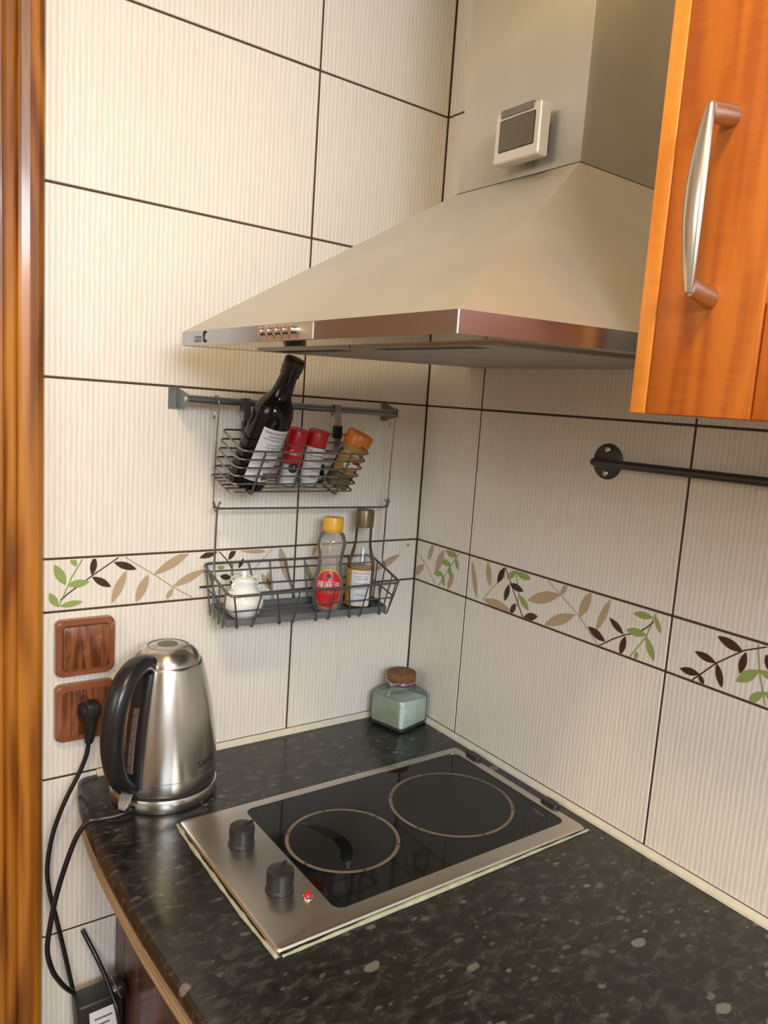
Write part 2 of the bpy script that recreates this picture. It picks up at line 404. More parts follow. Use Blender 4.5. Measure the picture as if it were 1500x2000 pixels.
M['clearplastic'] = plain('clear_grey_plastic', (0.24, 0.22, 0.19), 0.15, coat=0.5)
M['melamine'] = plain('pale_melamine', (0.76, 0.72, 0.64), 0.45, noise=0.05)
M['cherry'] = wood('orange_cherry_foil', (0.36, 0.085, 0.006), (0.43, 0.112, 0.008), (0.50, 0.140, 0.011), 2, 0.45, 0.0, flecks=True, wav=4.5, sc=1.3, st=(0.30, 0.46, 0.68))
M['cherrylight'] = wood('light_cherry_edge', (0.62, 0.21, 0.022), (0.72, 0.27, 0.034), (0.80, 0.33, 0.05), 2, 0.4, 0.2, flecks=True)
M['pine'] = wood('varnished_pine', (0.13, 0.034, 0.004), (0.34, 0.115, 0.010), (0.48, 0.19, 0.018), 2, 0.34, 0.55, 1.3, 3.0)
M['switchwood'] = wood('wood_look_plastic', (0.07, 0.018, 0.006), (0.17, 0.050, 0.016), (0.27, 0.09, 0.03), 2, 0.28, 0.5, 9.0, 2.0)
M['switchside'] = plain('brown_switch_frame', (0.23, 0.072, 0.026), 0.28, noise=0.15, nscale=30, coat=0.4)
M['cabwood'] = wood('dark_cabinet_wood', (0.028, 0.010, 0.005), (0.075, 0.026, 0.011), (0.13, 0.05, 0.02), 2, 0.4, 0.2, 1.2)
M['moulding'] = wood('tan_moulding', (0.30, 0.20, 0.10), (0.40, 0.27, 0.15), (0.48, 0.34, 0.20), 1, 0.5, 0.1, 1.5)
M['tray'] = plain('grey_tray_plastic', (0.13, 0.135, 0.14), 0.45, noise=0.25, nscale=50)
M['leafg'] = plain('green_leaf_print', (0.27, 0.36, 0.10), 0.35)
M['leafd'] = plain('dark_leaf_print', (0.055, 0.022, 0.014), 0.35)
M['leaft'] = plain('tan_leaf_print', (0.47, 0.34, 0.21), 0.4)

# ---------------------------------------------------------------- the room
GR = 0.0014                      # how far the joints lie behind the tile faces
XL, YR = -1.35, -2.9             # how far the two tiled walls run
wl = tag(box('wall_back', (-0.74, GR, -0.9), (0.10, 0.12, 1.6), M['grout']), kind='structure')
wl2 = tag(box('wall_left', (-3.2, 0.0, -0.9), (-1.52, 0.12, 1.6), M['plaster']), kind='structure')
wlint = tag(box('wall_lintel', (-1.52, 0.0, 1.25), (-0.74, 0.12, 1.6), M['plaster']), kind='structure')
wr = tag(box('wall_right', (GR, YR, -0.9), (0.12, GR, 1.6), M['grout']), kind='structure')
tag(box('wall_far_left', (-3.32, -3.3, -0.9), (-3.2, 0.12, 1.6), M['plaster']), kind='structure')
tag(box('wall_front', (-3.2, -3.3, -0.9), (0.12, -3.2, 1.6), M['plaster']), kind='structure')
tag(box('wall_right_end', (0.0, -3.2, -0.9), (0.12, YR, 1.6), M['plaster']), kind='structure')
tag(box('floor', (-3.3, -3.3, -1.0), (0.12, 0.12, -0.9), M['floor']), kind='structure')
tag(box('ceiling', (-3.3, -3.3, 1.6), (0.12, 0.12, 1.7), M['ceiling']), kind='structure')
H, B, ZD = 0.26159, 0.08006, 0.34903
ZL = [ZD+H*k for k in range(5)]                       # joints above the border
ZB = [ZD-B-H*k for k in range(5)]                     # joints below it
rows = [(ZL[k], ZL[k+1] if k < 4 else 1.6) for k in range(5)] + [(ZD-B, ZD)] + [(ZB[k+1], ZB[k]) for k in range(4)]
UC = [0.0, -0.2681, -0.6982]                          # upright joints, back wall
VC = [0.0, -0.1580, -0.5882, -1.0184, -1.4486, -1.8788, -2.309, -2.7392]
g2 = 0.0017
cache = {}
def tile(wall, horiz, a0, a1, z0, z1, near):
    w, h = abs(a1-a0)-2*g2, z1-z0-2*g2
    key = (horiz, round(w, 4), round(h, 4)); c = ((a0+a1)/2, (z0+z1)/2)
    if key not in cache:
        bm = bmesh.new()
        lo, hi = ((-w/2, 0, -h/2), (w/2, 0.007, h/2)) if horiz else ((0, -w/2, -h/2), (0.007, w/2, h/2))
        add_box(bm, lo, hi, 0.0009, 1)
        o = bm2('tile', bm, M['tile'], wall, local=True); cache[key] = o.data
    else:
        o = bpy.data.objects.new('tile', cache[key]); COL.objects.link(o); o.parent = wall
    jy = random.uniform(-0.00025, 0.00025)
    o.location = Vector((c[0], jy, c[1]) if horiz else (jy, c[0], c[1])) - wall.location
    o.rotation_euler = (random.uniform(-0.0006, 0.0006), random.uniform(-0.0006, 0.0006), random.uniform(-0.0006, 0.0006))
    return o
border = []
for z0, z1 in rows:
    if z1 <= -0.8: continue
    zz1 = min(z1, 1.6); zz0 = max(z0, -0.89)
    for a, b2 in zip(UC, UC[1:]):
        t = tile(wl, True, a, b2, zz0, zz1, 0)
        if (z0, z1) == (ZD-B, ZD): border.append(('L', b2, a, t))
    for a, b2 in zip(VC, VC[1:]):
        t = tile(wr, False, a, b2, zz0, zz1, 0)
        if (z0, z1) == (ZD-B, ZD): border.append(('R', b2, a, t))
# printed twig border: flat print on the narrow tiles, one print per tile
LEAVES=[('L',0,-0.6403,0.3515,-0.6325,0.3361,0.5),('L',0,-0.663,0.3408,-0.6469,0.3092,0.4),('L',0,-0.6452,0.3083,-0.6137,0.3116,0.4),('L',0,-0.6696,0.299,-0.6578,0.2768,0.45),('L',0,-0.6557,0.2774,-0.6227,0.2819,0.3),('L',1,-0.6066,0.3495,-0.6102,0.321,0.36),('L',1,-0.5789,0.3392,-0.5446,0.3258,0.32),('L',1,-0.6102,0.3187,-0.5824,0.3008,0.35),('L',2,-0.5599,0.3253,-0.5816,0.2744,0.3),('L',2,-0.4592,0.3496,-0.5181,0.315,0.27),('L',2,-0.5261,0.3168,-0.5446,0.2724,0.38),('L',2,-0.4335,0.3185,-0.4873,0.2932,0.28),('L',2,-0.4864,0.2902,-0.497,0.2732,0.5),('L',1,-0.4443,0.3379,-0.4121,0.3475,0.33),('L',1,-0.3814,0.3513,-0.3939,0.3312,0.42),('L',1,-0.3664,0.3326,-0.3754,0.3158,0.4),('L',1,-0.408,0.3046,-0.3876,0.3006,0.5),('L',0,-0.4129,0.3196,-0.3998,0.3187,0.6),('L',1,-0.3887,0.2958,-0.3858,0.2881,0.5),('L',2,-0.3813,0.3495,-0.3252,0.3415,0.22),('L',2,-0.3327,0.3041,-0.3136,0.2732,0.4),('L',2,-0.3004,0.3506,-0.2804,0.2846,0.27),('L',2,-0.3206,0.3059,-0.3125,0.271,0.4),('L',0,-0.2464,0.3192,-0.235,0.281,0.22),('L',2,-0.2276,0.349,-0.2333,0.3287,0.4),('L',2,-0.0964,0.2921,-0.0392,0.3207,0.28),('L',0,-0.0259,0.3402,-0.0174,0.3364,0.6),('R',2,-0.0526,0.3498,-0.0404,0.3144,0.38),('R',2,-0.0863,0.3451,-0.0654,0.2952,0.38),('R',2,0.0041,0.2751,-0.0294,0.304,0.42),('R',2,-0.1196,0.3071,-0.105,0.2707,0.38),('R',0,-0.0914,0.3447,-0.1245,0.3399,0.5),('R',0,-0.1205,0.3382,-0.1319,0.3143,0.35),('R',0,-0.0805,0.3218,-0.1087,0.3207,0.45),('R',0,-0.1059,0.3202,-0.112,0.294,0.35),('R',0,-0.061,0.2942,-0.0886,0.298,0.45),('R',0,-0.0872,0.2977,-0.0952,0.274,0.35),('R',2,-0.1677,0.3407,-0.1894,0.2741,0.2),('R',2,-0.2094,0.3476,-0.2215,0.3028,0.36),('R',2,-0.207,0.2784,-0.2781,0.2742,0.32),('R',1,-0.2538,0.3459,-0.2385,0.3153,0.4),('R',1,-0.269,0.3211,-0.3033,0.3155,0.36),('R',1,-0.268,0.3196,-0.2602,0.2882,0.38),('R',1,-0.2876,0.2909,-0.2769,0.2697,0.48),('R',1,-0.309,0.2724,-0.3405,0.2825,0.42),('R',0,-0.2805,0.3445,-0.3169,0.3395,0.38),('R',0,-0.2815,0.3456,-0.261,0.3277,0.42),('R',0,-0.2923,0.3079,-0.3195,0.2867,0.35),('R',2,-0.3958,0.3493,-0.3845,0.3283,0.48),('R',2,-0.3145,0.3031,-0.3843,0.3295,0.32),('R',2,-0.4454,0.3489,-0.4268,0.3032,0.4),('R',2,-0.3569,0.2728,-0.419,0.3061,0.3),('R',2,-0.4828,0.3469,-0.4617,0.2913,0.25),('R',1,-0.4462,0.2945,-0.4815,0.2809,0.36),('R',1,-0.4844,0.3187,-0.5129,0.3011,0.32),('R',1,-0.5166,0.2996,-0.5107,0.2698,0.38),('R',0,-0.5255,0.3369,-0.5598,0.339,0.32),('R',0,-0.5625,0.3425,-0.5744,0.3198,0.3),('R',0,-0.5165,0.3093,-0.5515,0.3115,0.36),('R',0,-0.5518,0.3087,-0.5695,0.2782,0.34),('R',0,-0.5401,0.2832,-0.5376,0.271,0.6),('R',1,-0.6594,0.3409,-0.6972,0.3307,0.34),('R',1,-0.6299,0.3114,-0.6628,0.3052,0.32),('R',1,-0.6108,0.2811,-0.6413,0.2827,0.36),('R',1,-0.701,0.3319,-0.6961,0.3018,0.36),('R',1,-0.6635,0.3054,-0.6751,0.2753,0.33),('R',1,-0.6402,0.2823,-0.6491,0.271,0.5),('R',0,-0.6932,0.2903,-0.7211,0.3145,0.4),('R',0,-0.7211,0.3145,-0.7451,0.3095,0.4),('R',0,-0.7133,0.2693,-0.7295,0.2893,0.42),('R',0,-0.7295,0.2893,-0.7518,0.2842,0.4),('R',1,-0.7331,0.3178,-0.7272,0.3375,0.4)]
STEMS=[('L',0,[(-0.6227,0.349),(-0.6393,0.3194),(-0.6496,0.2933),(-0.6571,0.2768)]),('L',1,[(-0.5672,0.3496),(-0.6109,0.3199),(-0.6426,0.2966),(-0.6537,0.2868)]),('L',2,[(-0.5653,0.3487),(-0.542,0.3321),(-0.5162,0.3149),(-0.4873,0.2932),(-0.4533,0.2721)]),('L',2,[(-0.4873,0.2932),(-0.495,0.2751)]),('L',1,[(-0.4148,0.3512),(-0.3965,0.3314),(-0.387,0.3166)]),('L',2,[(-0.3107,0.3502),(-0.3376,0.3221),(-0.3465,0.3126)]),('R',2,[(-0.0017,0.3248),(-0.0397,0.3015),(-0.0658,0.2741)]),('R',0,[(-0.1317,0.3481),(-0.1018,0.3078),(-0.0786,0.2724)]),('R',2,[(-0.2585,0.3334),(-0.2287,0.3053),(-0.204,0.2764)]),('R',1,[(-0.255,0.3461),(-0.2755,0.3164),(-0.3075,0.2712)]),('R',0,[(-0.2803,0.3465),(-0.2928,0.308),(-0.291,0.2868)]),('R',2,[(-0.3494,0.3489),(-0.3887,0.3274),(-0.4264,0.3062),(-0.4691,0.2716)]),('R',1,[(-0.4693,0.2702),(-0.494,0.2883),(-0.5143,0.3007),(-0.5383,0.3112),(-0.5529,0.3242),(-0.5606,0.3333)]),('R',0,[(-0.5632,0.3461),(-0.5512,0.3078),(-0.527,0.2709)]),('R',1,[(-0.6309,0.2708),(-0.6628,0.3052),(-0.6975,0.333),(-0.7274,0.3468)]),('R',0,[(-0.7147,0.3476),(-0.7212,0.3139),(-0.7296,0.2887),(-0.7349,0.2734)])]

def leaf2d(a0, z0, a1, z1, k, flip=1):
    d = Vector((a1-a0, z1-z0)); n = Vector((-d.y, d.x)); pts = []
    ns = 9
    for i in range(ns+1):
        t = i/ns; pts.append(Vector((a0, z0))+d*t+n*(k*0.5*math.sin(PI*t)**0.85))
    for i in range(ns-1, 0, -1):
        t = i/ns; pts.append(Vector((a0, z0))+d*t-n*(k*0.5*math.sin(PI*t)**0.85))
    return pts
def clip(pts, lo, hi, zlo, zhi):
    def half(ps, f):
        out = []
        for i in range(len(ps)):
            p, q = ps[i], ps[(i+1) % len(ps)]; fp, fq = f(p), f(q)
            if fp >= 0: out.append(p)
            if (fp >= 0) != (fq >= 0): out.append(p+(q-p)*(fp/(fp-fq)))
        return out
    for f in (lambda p: p.x-lo, lambda p: hi-p.x, lambda p: p.y-zlo, lambda p: zhi-p.y):
        pts = half(pts, f)
        if len(pts) < 3: return []
    return pts
rep = []      # beyond what the photograph shows, the same print repeats tile by tile
for l in LEAVES:
    if l[0] == 'R' and -1.0184+0.4302 > l[2] > -1.0184: pass
    if l[0] == 'R' and -0.5882 < l[2] < -0.158:
        for k in (2, 3, 4, 5): rep.append(('R', l[1], l[2]-0.4302*k, l[3], l[4]-0.4302*k, l[5], l[6]))
for side, lo, hi, t in border:
    V, Fc, FM = [], [], []
    def put(poly, mi, dd):
        poly = clip(poly, lo+g2+0.001, hi-g2-0.001, ZD-B+g2+0.001, ZD-g2-0.001)
        if not poly: return
        b = len(V); off = -0.0006-dd
        for p in poly: V.append(Vector((p.x, off, p.y)) if side == 'L' else Vector((off, p.x, p.y)))
        Fc.append(list(range(b, b+len(poly)))); FM.append(mi)
    for s, c, pts in STEMS:
        if s != side: continue
        w = 0.00075 if c == 2 else 0.0009
        for (x0, z0), (x1, z1) in zip(pts, pts[1:]):
            d = Vector((x1-x0, z1-z0)); n = Vector((-d.y, d.x)).normalized()*w; e = d.normalized()*w*0.5
            p, q = Vector((x0, z0))-e, Vector((x1, z1))+e
            put([p-n, q-n, q+n, p+n], c, 0.00000+0.00003*c)
    for s, c, a0, z0, a1, z1, k in LEAVES+rep:
        if s == side: put(leaf2d(a0, z0, a1, z1, k*(0.82 if c == 2 else 0.95)), c, 0.0001+0.00004*(2-c))
    if V: mk('leaf_print', V, Fc, None, t, mats=[M['leafg'], M['leafd'], M['leaft']], fm=FM)
# window opening side of the room and the pine door casing at the left
cas = [(-0.6790, 0.0), (-0.6790, -0.010), (-0.6815, -0.0155), (-0.688, -0.0185), (-0.699, -0.0195), (-0.7090, -0.0185), (-0.7125, -0.0165), (-0.7140, -0.0140),
       (-0.7155, -0.0165), (-0.7185, -0.0185), (-0.7225, -0.0190), (-0.7265, -0.0175), (-0.7290, -0.0130), (-0.7300, -0.006), (-0.7320, -0.006), (-0.7330, -0.012), (-0.745, -0.012), (-0.745, 0.0)]
tr = prism('trim_1', cas, -0.9, 1.32, M['pine'], ax=2); tag(tr, 'glossy varnished pine door casing beside the tiled wall', kind='structure')
tag(box('trim_2', (-0.80, -0.004, -0.9), (-0.7455, 0.11, 1.26), M['pine'], bev=0.003), 'pine door jamb', kind='structure')
tag(box('trim_3', (-1.55, -0.015, -0.9), (-1.48, 0.0, 1.32), M['pine'], bev=0.004), 'far pine casing', kind='structure')
d = tag(box('door_1', (-1.48, 0.04, -0.895), (-0.80, 0.08, 1.24), M['pine'], bev=0.003), 'varnished pine door', kind='structure')
# sealing strips where worktop meets tiles
t4 = prism('trim_4', [(-0.0006, 0.0), (-0.0006, 0.0088), (-0.003, 0.0092), (-0.0085, 0.0035), (-0.0095, 0.0)], -0.60, -0.0006, M['trim'], ax=0)
tag(t4, 'cream sealing strip along the back wall', kind='structure')
t5 = prism('trim_5', [(-0.0006, 0.0), (-0.0006, 0.0088), (-0.003, 0.0092), (-0.0085, 0.0035), (-0.0095, 0.0)], -1.9, -0.0006, M['trim'], ax=1)
tag(t5, 'cream sealing strip along the right wall', kind='structure')

# ---------------------------------------------------------------- worktop and base cabinet
EDGE = [(-0.628, -0.0008), (-0.640, -0.05), (-0.649, -0.13), (-0.6535, -0.22), (-0.6535, -0.36), (-0.650, -0.45), (-0.6445, -0.56), (-0.640, -0.8), (-0.640, -2.0)]
EDGE = [(p.x, p.y) for p in smoothpath([(x, y, 0) for x, y in EDGE], 5)]
def worktop():
    # rounded front nose, swept along the slightly bowed front edge
    edge = EDGE; _ = [(-0.628, -0.0008), (-0.640, -0.05), (-0.649, -0.13), (-0.6535, -0.22), (-0.6535, -0.36), (-0.650, -0.45), (-0.6445, -0.56), (-0.640, -0.8), (-0.640, -2.0)]
    nose = [(0.030, 0.0), (0.014, -0.0005), (0.006, -0.0022), (0.0018, -0.006), (0, -0.012), (0.0006, -0.018), (0.003, -0.0215), (0.006, -0.023)]
    V, Fc = [], []; n = len(nose)+2
    for x, y in edge:
        V.append(Vector((-0.0008, y, 0)))
        for dx, dz in nose: V.append(Vector((x+dx, y, dz)))
        V.append(Vector((-0.0008, y, -0.023)))
    for i in range(len(edge)-1):
        for k in range(n): Fc.append([i*n+k, i*n+(k+1) % n, (i+1)*n+(k+1) % n, (i+1)*n+k])
    Fc.append(list(range(n))[::-1]); Fc.append([(len(edge)-1)*n+k for k in range(n)])
    bm = bmesh.new(); vs = [bm.verts.new(v) for v in V]
    for f in Fc: bm.faces.new([vs[i] for i in f])
    return bm2('worktop', bm, M['top'], smooth=True, sharp=30)
tag(worktop(), 'black speckled laminate worktop with rounded front edge', 'worktop')
bc = empty('base_cabinet', (-0.3, -1.0, -0.9), 'dark brown wooden base cabinet under the worktop with tan top moulding', 'cabinet')
box('body', (-0.548, -2.0, -0.80), (-0.002, -0.002, -0.0235), M['cabwood'], bc)
box('plinth', (-0.52, -2.0, -0.9), (-0.05, -0.002, -0.801), M['cabwood'], bc)
def sweep_edge(name, prof, y_from, mat, parent):
    pts = [(x, y) for x, y in EDGE if y < y_from]; V, Fc = [], []; n = len(prof)
    (xa, ya), (xb_, yb2) = [e for e in EDGE if e[1] >= y_from][-1], pts[0]
    t = (y_from-ya)/(yb2-ya); pts = [(xa+(xb_-xa)*t, y_from)]+pts
    for x, y in pts:
        for dx, z in prof: V.append(Vector((x+dx, y, z)))
    for i in range(len(pts)-1):
        for k in range(n): Fc.append([i*n+k, i*n+(k+1) % n, (i+1)*n+(k+1) % n, (i+1)*n+k])
    Fc.append(list(range(n))[::-1]); Fc.append([(len(pts)-1)*n+k for k in range(n)])
    return mk(name, V, Fc, mat, parent)
mo = sweep_edge('moulding', [(0.09, -0.0236), (0.0035, -0.0236), (0.0028, -0.0250), (0.0028, -0.0295), (0.0045, -0.0302), (0.0045, -0.0318), (0.0028, -0.0325), (0.0028, -0.0370), (0.0045, -0.0377), (0.0045, -0.0393), (0.0028, -0.0400), (0.0028, -0.0445), (0.0036, -0.0460), (0.09, -0.0460)], -0.085, M['moulding'], bc); tag(mo, 'tan wooden moulding with two grooves')
for z in (-0.0310, -0.0385): sweep_edge('groove', [(0.0046, z-0.0009), (0.0040, z-0.0009), (0.0040, z+0.0009), (0.0046, z+0.0009)], -0.085, M['cabwood'], mo)
for k in range(4):
    y1 = -0.006-k*0.45
    dr = box('door', (-0.568, y1-0.444, -0.79), (-0.549, y1, -0.050), M['cabwood'], bc, bev=0.003)
    fr = [(-0.572, y1-0.38, -0.70), (-0.5675, y1-0.06, -0.13)]
    pn = box('panel', fr[0], fr[1], M['cabwood'], dr, bev=0.004)
    if k: lathe('knob', [(0.004, 0), (0.004, 0.012), (0.013, 0.016), (0.014, 0.022), (0.008, 0.027), (0.001, 0.028)], M['bronze'], dr, seg=20, local=False,
          at=(-0.568, y1-0.04, -0.14), M=Matrix.Rotation(-PI/2, 3, 'Y'))

# ---------------------------------------------------------------- hob
hob = empty('electric_hob', (-0.286, -0.356, 0.0), 'built-in steel hob with black glass, two round burners and black knobs', 'hob')
X0, X1, Y0, Y1 = -0.5425, -0.0330, -0.5095, -0.2030
def ringplate(name, outer, inner, z0, z1, mat, parent, bev=0.003):
    n = len(outer); V, Fc = [], []
    cx = sum(p[0] for p in outer)/n; cy = sum(p[1] for p in outer)/n
    def inset(p, d): return (p[0]-math.copysign(min(d, abs(p[0]-cx)), p[0]-cx), p[1]-math.copysign(min(d, abs(p[1]-cy)), p[1]-cy))
    rings = [[(x, y, z0) for x, y in outer], [(x, y, z0+(z1-z0)*0.45) for x, y in outer], [(*inset(p, bev*0.35), z0+(z1-z0)*0.85) for p in outer], [(*inset(p, bev), z1) for p in outer],
             [(x, y, z1) for x, y in inner], [(x, y, z1-0.0018) for x, y in inner]]
    for r in rings: V += r
    for i in range(len(rings)-1):
        for k in range(n): Fc.append([i*n+k, i*n+(k+1) % n, (i+1)*n+(k+1) % n, (i+1)*n+k])
    return mk(name, V, Fc, mat, parent, True, sharp=25)
outer = rrect(X0, Y0, X1, Y1, 0.006, 6)
GX0, GX1, GY0, GY1 = -0.4510, -0.0500, -0.4845, -0.2215
inner = rrect(GX0, GY0, GX1, GY1, 0.014, 6)
ringplate('frame', outer, inner, 0.0006, 0.0065, M['hobsteel'], hob, 0.005)
prism('glass', rrect(GX0-0.001, GY0-0.001, GX1+0.001, GY1+0.001, 0.014, 6), 0.0008, 0.0056, M['glassblack'], hob)
def annulus(name, c, r0, r1, z, mat, parent, seg=72):
    V, Fc = [], []
    for k in range(seg):
        a = 2*PI*k/seg
        for r in (r0, r1): V.append(Vector((c[0]+r*math.cos(a), c[1]+r*math.sin(a), z)))
    for k in range(seg):
        j = (k+1) % seg; Fc.append([2*k, 2*k+1, 2*j+1, 2*j])
    return mk(name, V, Fc, mat, parent)
for c, r in (((-0.3640, -0.3560), 0.0800), ((-0.1665, -0.3540), 0.0975)):
    bz = annulus('burner_zone', c, 0.0, r-0.0045, 0.00568, M['haze'], hob)
    br_ = annulus('burner_ring', c, r-0.0050, r, 0.00575, M['ring'], hob)
    for k in range(6):
        a = math.radians(20+60*k); q = (c[0]+(r-0.0025)*math.cos(a), c[1]+(r-0.0025)*math.sin(a)); annulus('ring_gap', q, 0, 0.0021, 0.0059, M['slot'], br_, 12)
# greasy wet crescent on the near burner
pts = [(p.x, p.y) for p in smoothpath([(-0.3930, -0.2905, 0), (-0.3815, -0.3040, 0), (-0.3690, -0.3240, 0), (-0.3620, -0.3470, 0), (-0.3610, -0.3700, 0), (-0.3720, -0.3950, 0), (-0.3930, -0.4200, 0)], 2)]
ins = [(p.x+0.0015*math.sin(i*2.3), p.y+0.0015*math.cos(i*1.9)) for i, p in enumerate(smoothpath([(-0.3970, -0.2950, 0), (-0.3890, -0.3080, 0), (-0.3830, -0.3270, 0), (-0.3780, -0.3480, 0), (-0.3790, -0.3690, 0), (-0.3900, -0.3950, 0), (-0.4000, -0.4180, 0)], 2))]
mk('grease_smear', [Vector((x, y, 0.0060)) for x, y in pts+ins], [[i, i+1, 13+i+1, 13+i] for i in range(12)], M['smear'], hob)
for i, (x, y, rot) in enumerate(((-0.4900, -0.2990, 0.2), (-0.4905, -0.4130, 0.75))):
    kn = empty('knob', (0, 0, 0)); COL.objects.unlink(kn); bpy.data.objects.remove(kn)
    prof = [(0.0178, 0.0), (0.0178, 0.003), (0.0165, 0.0045), (0.0172, 0.022), (0.0165, 0.0255), (0.0145, 0.0268), (0.0, 0.0268)]
    k = lathe('knob', prof, M['blackm'], hob, at=(x, y, 0.0068), seg=36, local=False, cap=False)
    Mr = Matrix.Translation((x, y, 0)) @ Matrix.Rotation(rot, 4, 'Z')
    box('pointer', (0.004, -0.0022, 0.0325), (0.0182, 0.0022, 0.0348), M['black'], k, M=Mr, bev=0.0008)
lp = lathe('indicator_lamp', [(0.0065, 0), (0.0062, 0.0022), (0.0048, 0.0030)], M['chrome'], hob, at=(-0.4695, -0.4465, 0.0066), seg=24, local=False)
lathe('lamp_lens', [(0.0046, 0), (0.0044, 0.0035), (0.0028, 0.0052), (0.0, 0.0056)], M['redlamp'], lp, at=(-0.4695, -0.4465, 0.0094), seg=20, local=False, cap=False)
for yc in (-0.2500, -0.4340):
    prism('clip', rrect(-0.0375, yc-0.017, -0.0240, yc+0.017, 0.006, 5), 0.0010, 0.0110, M['blackm'], hob, bev=0.002)
# hardened bead of sealant squeezed out around two sides
pa = smoothpath([(-0.0300, -0.5125, 0.0015), (-0.15, -0.5128, 0.0014), (-0.30, -0.5135, 0.0012), (-0.45, -0.5138, 0.0014), (-0.5380, -0.5145, 0.0015)], 12)
pb = smoothpath([(-0.5440, -0.5135, 0.0015), (-0.5468, -0.43, 0.0012), (-0.5466, -0.33, 0.0014), (-0.5460, -0.25, 0.0013), (-0.5440, -0.2050, 0.0015)], 10)
V, Fc = [], []
add_tube(V, Fc, pa, lambda t: 0.0019+0.0022*math.exp(-((t-0.55)/0.22)**2)+0.0005*math.sin(t*57), 6)
add_tube(V, Fc, pb, lambda t: 0.0026+0.0007*math.sin(t*31)+0.0004*math.sin(t*83), 6)
mk('sealant_bead', [Vector((v.x, v.y, max(v.z, 0.0001))) for v in V], Fc, M['sealant'], hob, True)
text_flat('lettering', 'TEKA', 0.0105, M['greyink'], hob, (-0.0680, -0.4440, 0.00562), (0, -1, 0), (1, 0, 0), 0.0002)

# ---------------------------------------------------------------- extractor hood (its canopy droops slightly to the front)
hd = empty('extractor_hood', (-0.26, -0.414, 0.684), 'brushed steel pyramid extractor hood with tall chimney above the hob', 'hood')
HX, HL, HR = -0.525, -0.114, -0.7145
def zb(x): return 0.684+0.0324*x+0.0003
CX, CL, CR, CZ = -0.203, -0.2985, -0.5245, 0.9065
bh = 0.0185
def canopy():
    bm = bmesh.new()
    def q(*p): bm.faces.new([bm.verts.new(Vector(v)) for v in p])
    b = {k: (x, y, zb(x)) for k, (x, y) in dict(FL=(HX, HL), FR=(HX, HR), BR=(-0.002, HR), BL=(-0.002, HL)).items()}
    t = {k: (v[0], v[1], v[2]+bh) for k, v in b.items()}
    c = dict(FL=(CX-0.002, CL+0.002, CZ), FR=(CX-0.002, CR-0.002, CZ), BR=(-0.002, CR-0.002, CZ), BL=(-0.002, CL+0.002, CZ))
    o = ['FL', 'FR', 'BR', 'BL']
    for i in range(4):
        a, d = o[i], o[(i+1) % 4]
        q(t[a], t[d], c[d], c[a])
    q(c['FL'], c['FR'], c['BR'], c['BL'])
    bmesh.ops.remove_doubles(bm, verts=bm.verts, dist=1e-5)
    es = [e for e in bm.edges if len(e.link_faces) == 2]
    bmesh.ops.bevel(bm, geom=es, offset=0.0012, segments=2, profile=0.5, affect='EDGES')
    return bm2('canopy', bm, M['hood'], hd, smooth=True, sharp=18)
canopy()
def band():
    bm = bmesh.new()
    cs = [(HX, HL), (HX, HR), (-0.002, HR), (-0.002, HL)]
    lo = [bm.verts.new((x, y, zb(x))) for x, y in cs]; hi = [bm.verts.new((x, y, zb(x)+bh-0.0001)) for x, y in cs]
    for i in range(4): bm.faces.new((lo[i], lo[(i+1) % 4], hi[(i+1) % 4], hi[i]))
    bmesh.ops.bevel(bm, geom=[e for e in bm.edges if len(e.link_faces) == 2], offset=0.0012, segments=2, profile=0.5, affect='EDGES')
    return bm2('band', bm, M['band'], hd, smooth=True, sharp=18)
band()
# underside: polished lip around a slightly lower filter area
lo_ = [(HX+0.001, HR+0.001), (-0.003, HR+0.001), (-0.003, HL-0.001), (HX+0.001, HL-0.001)]
V = [Vector((x, y, zb(x)+0.0004)) for x, y in lo_]+[Vector((x, y, zb(x)+0.006)) for x, y in lo_]
mk('underside', V, [[0, 1, 2, 3], [7, 6, 5, 4], [0, 4, 5, 1], [1, 5, 6, 2], [2, 6, 7, 3], [3, 7, 4, 0]], M['lip'], hd)
for y0, y1 in ((-0.6600, -0.4160), (-0.4130, -0.1690)):
    fl = [(-0.437, y0), (-0.020, y0), (-0.020, y1), (-0.437, y1)]
    V = [Vector((x, y, zb(x)-0.0022)) for x, y in fl]+[Vector((x, y, zb(x)+0.0003)) for x, y in fl]
    f = mk('filter', V, [[3, 2, 1, 0], [4, 5, 6, 7], [0, 1, 5, 4], [1, 2, 6, 5], [2, 3, 7, 6], [3, 0, 4, 7]], M['filter'], hd)
    ym = (y0+y1)/2
    sl = [(-0.432, ym-0.085), (-0.408, ym-0.085), (-0.408, ym+0.085), (-0.432, ym+0.085)]
    V = [Vector((x, y, zb(x)-0.0024)) for x, y in sl]+[Vector((x, y, zb(x)-0.0010)) for x, y in sl]
    mk('grip_slot', V, [[3, 2, 1, 0], [4, 5, 6, 7], [0, 1, 5, 4], [1, 2, 6, 5], [2, 3, 7, 6], [3, 0, 4, 7]], M['slot'], f)
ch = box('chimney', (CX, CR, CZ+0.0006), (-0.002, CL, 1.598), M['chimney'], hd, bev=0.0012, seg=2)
box('chimney_foot', (CX-0.0012, CR-0.0012, CZ-0.0005), (-0.002, CL+0.0012, CZ+0.0012), M['slot'], hd)
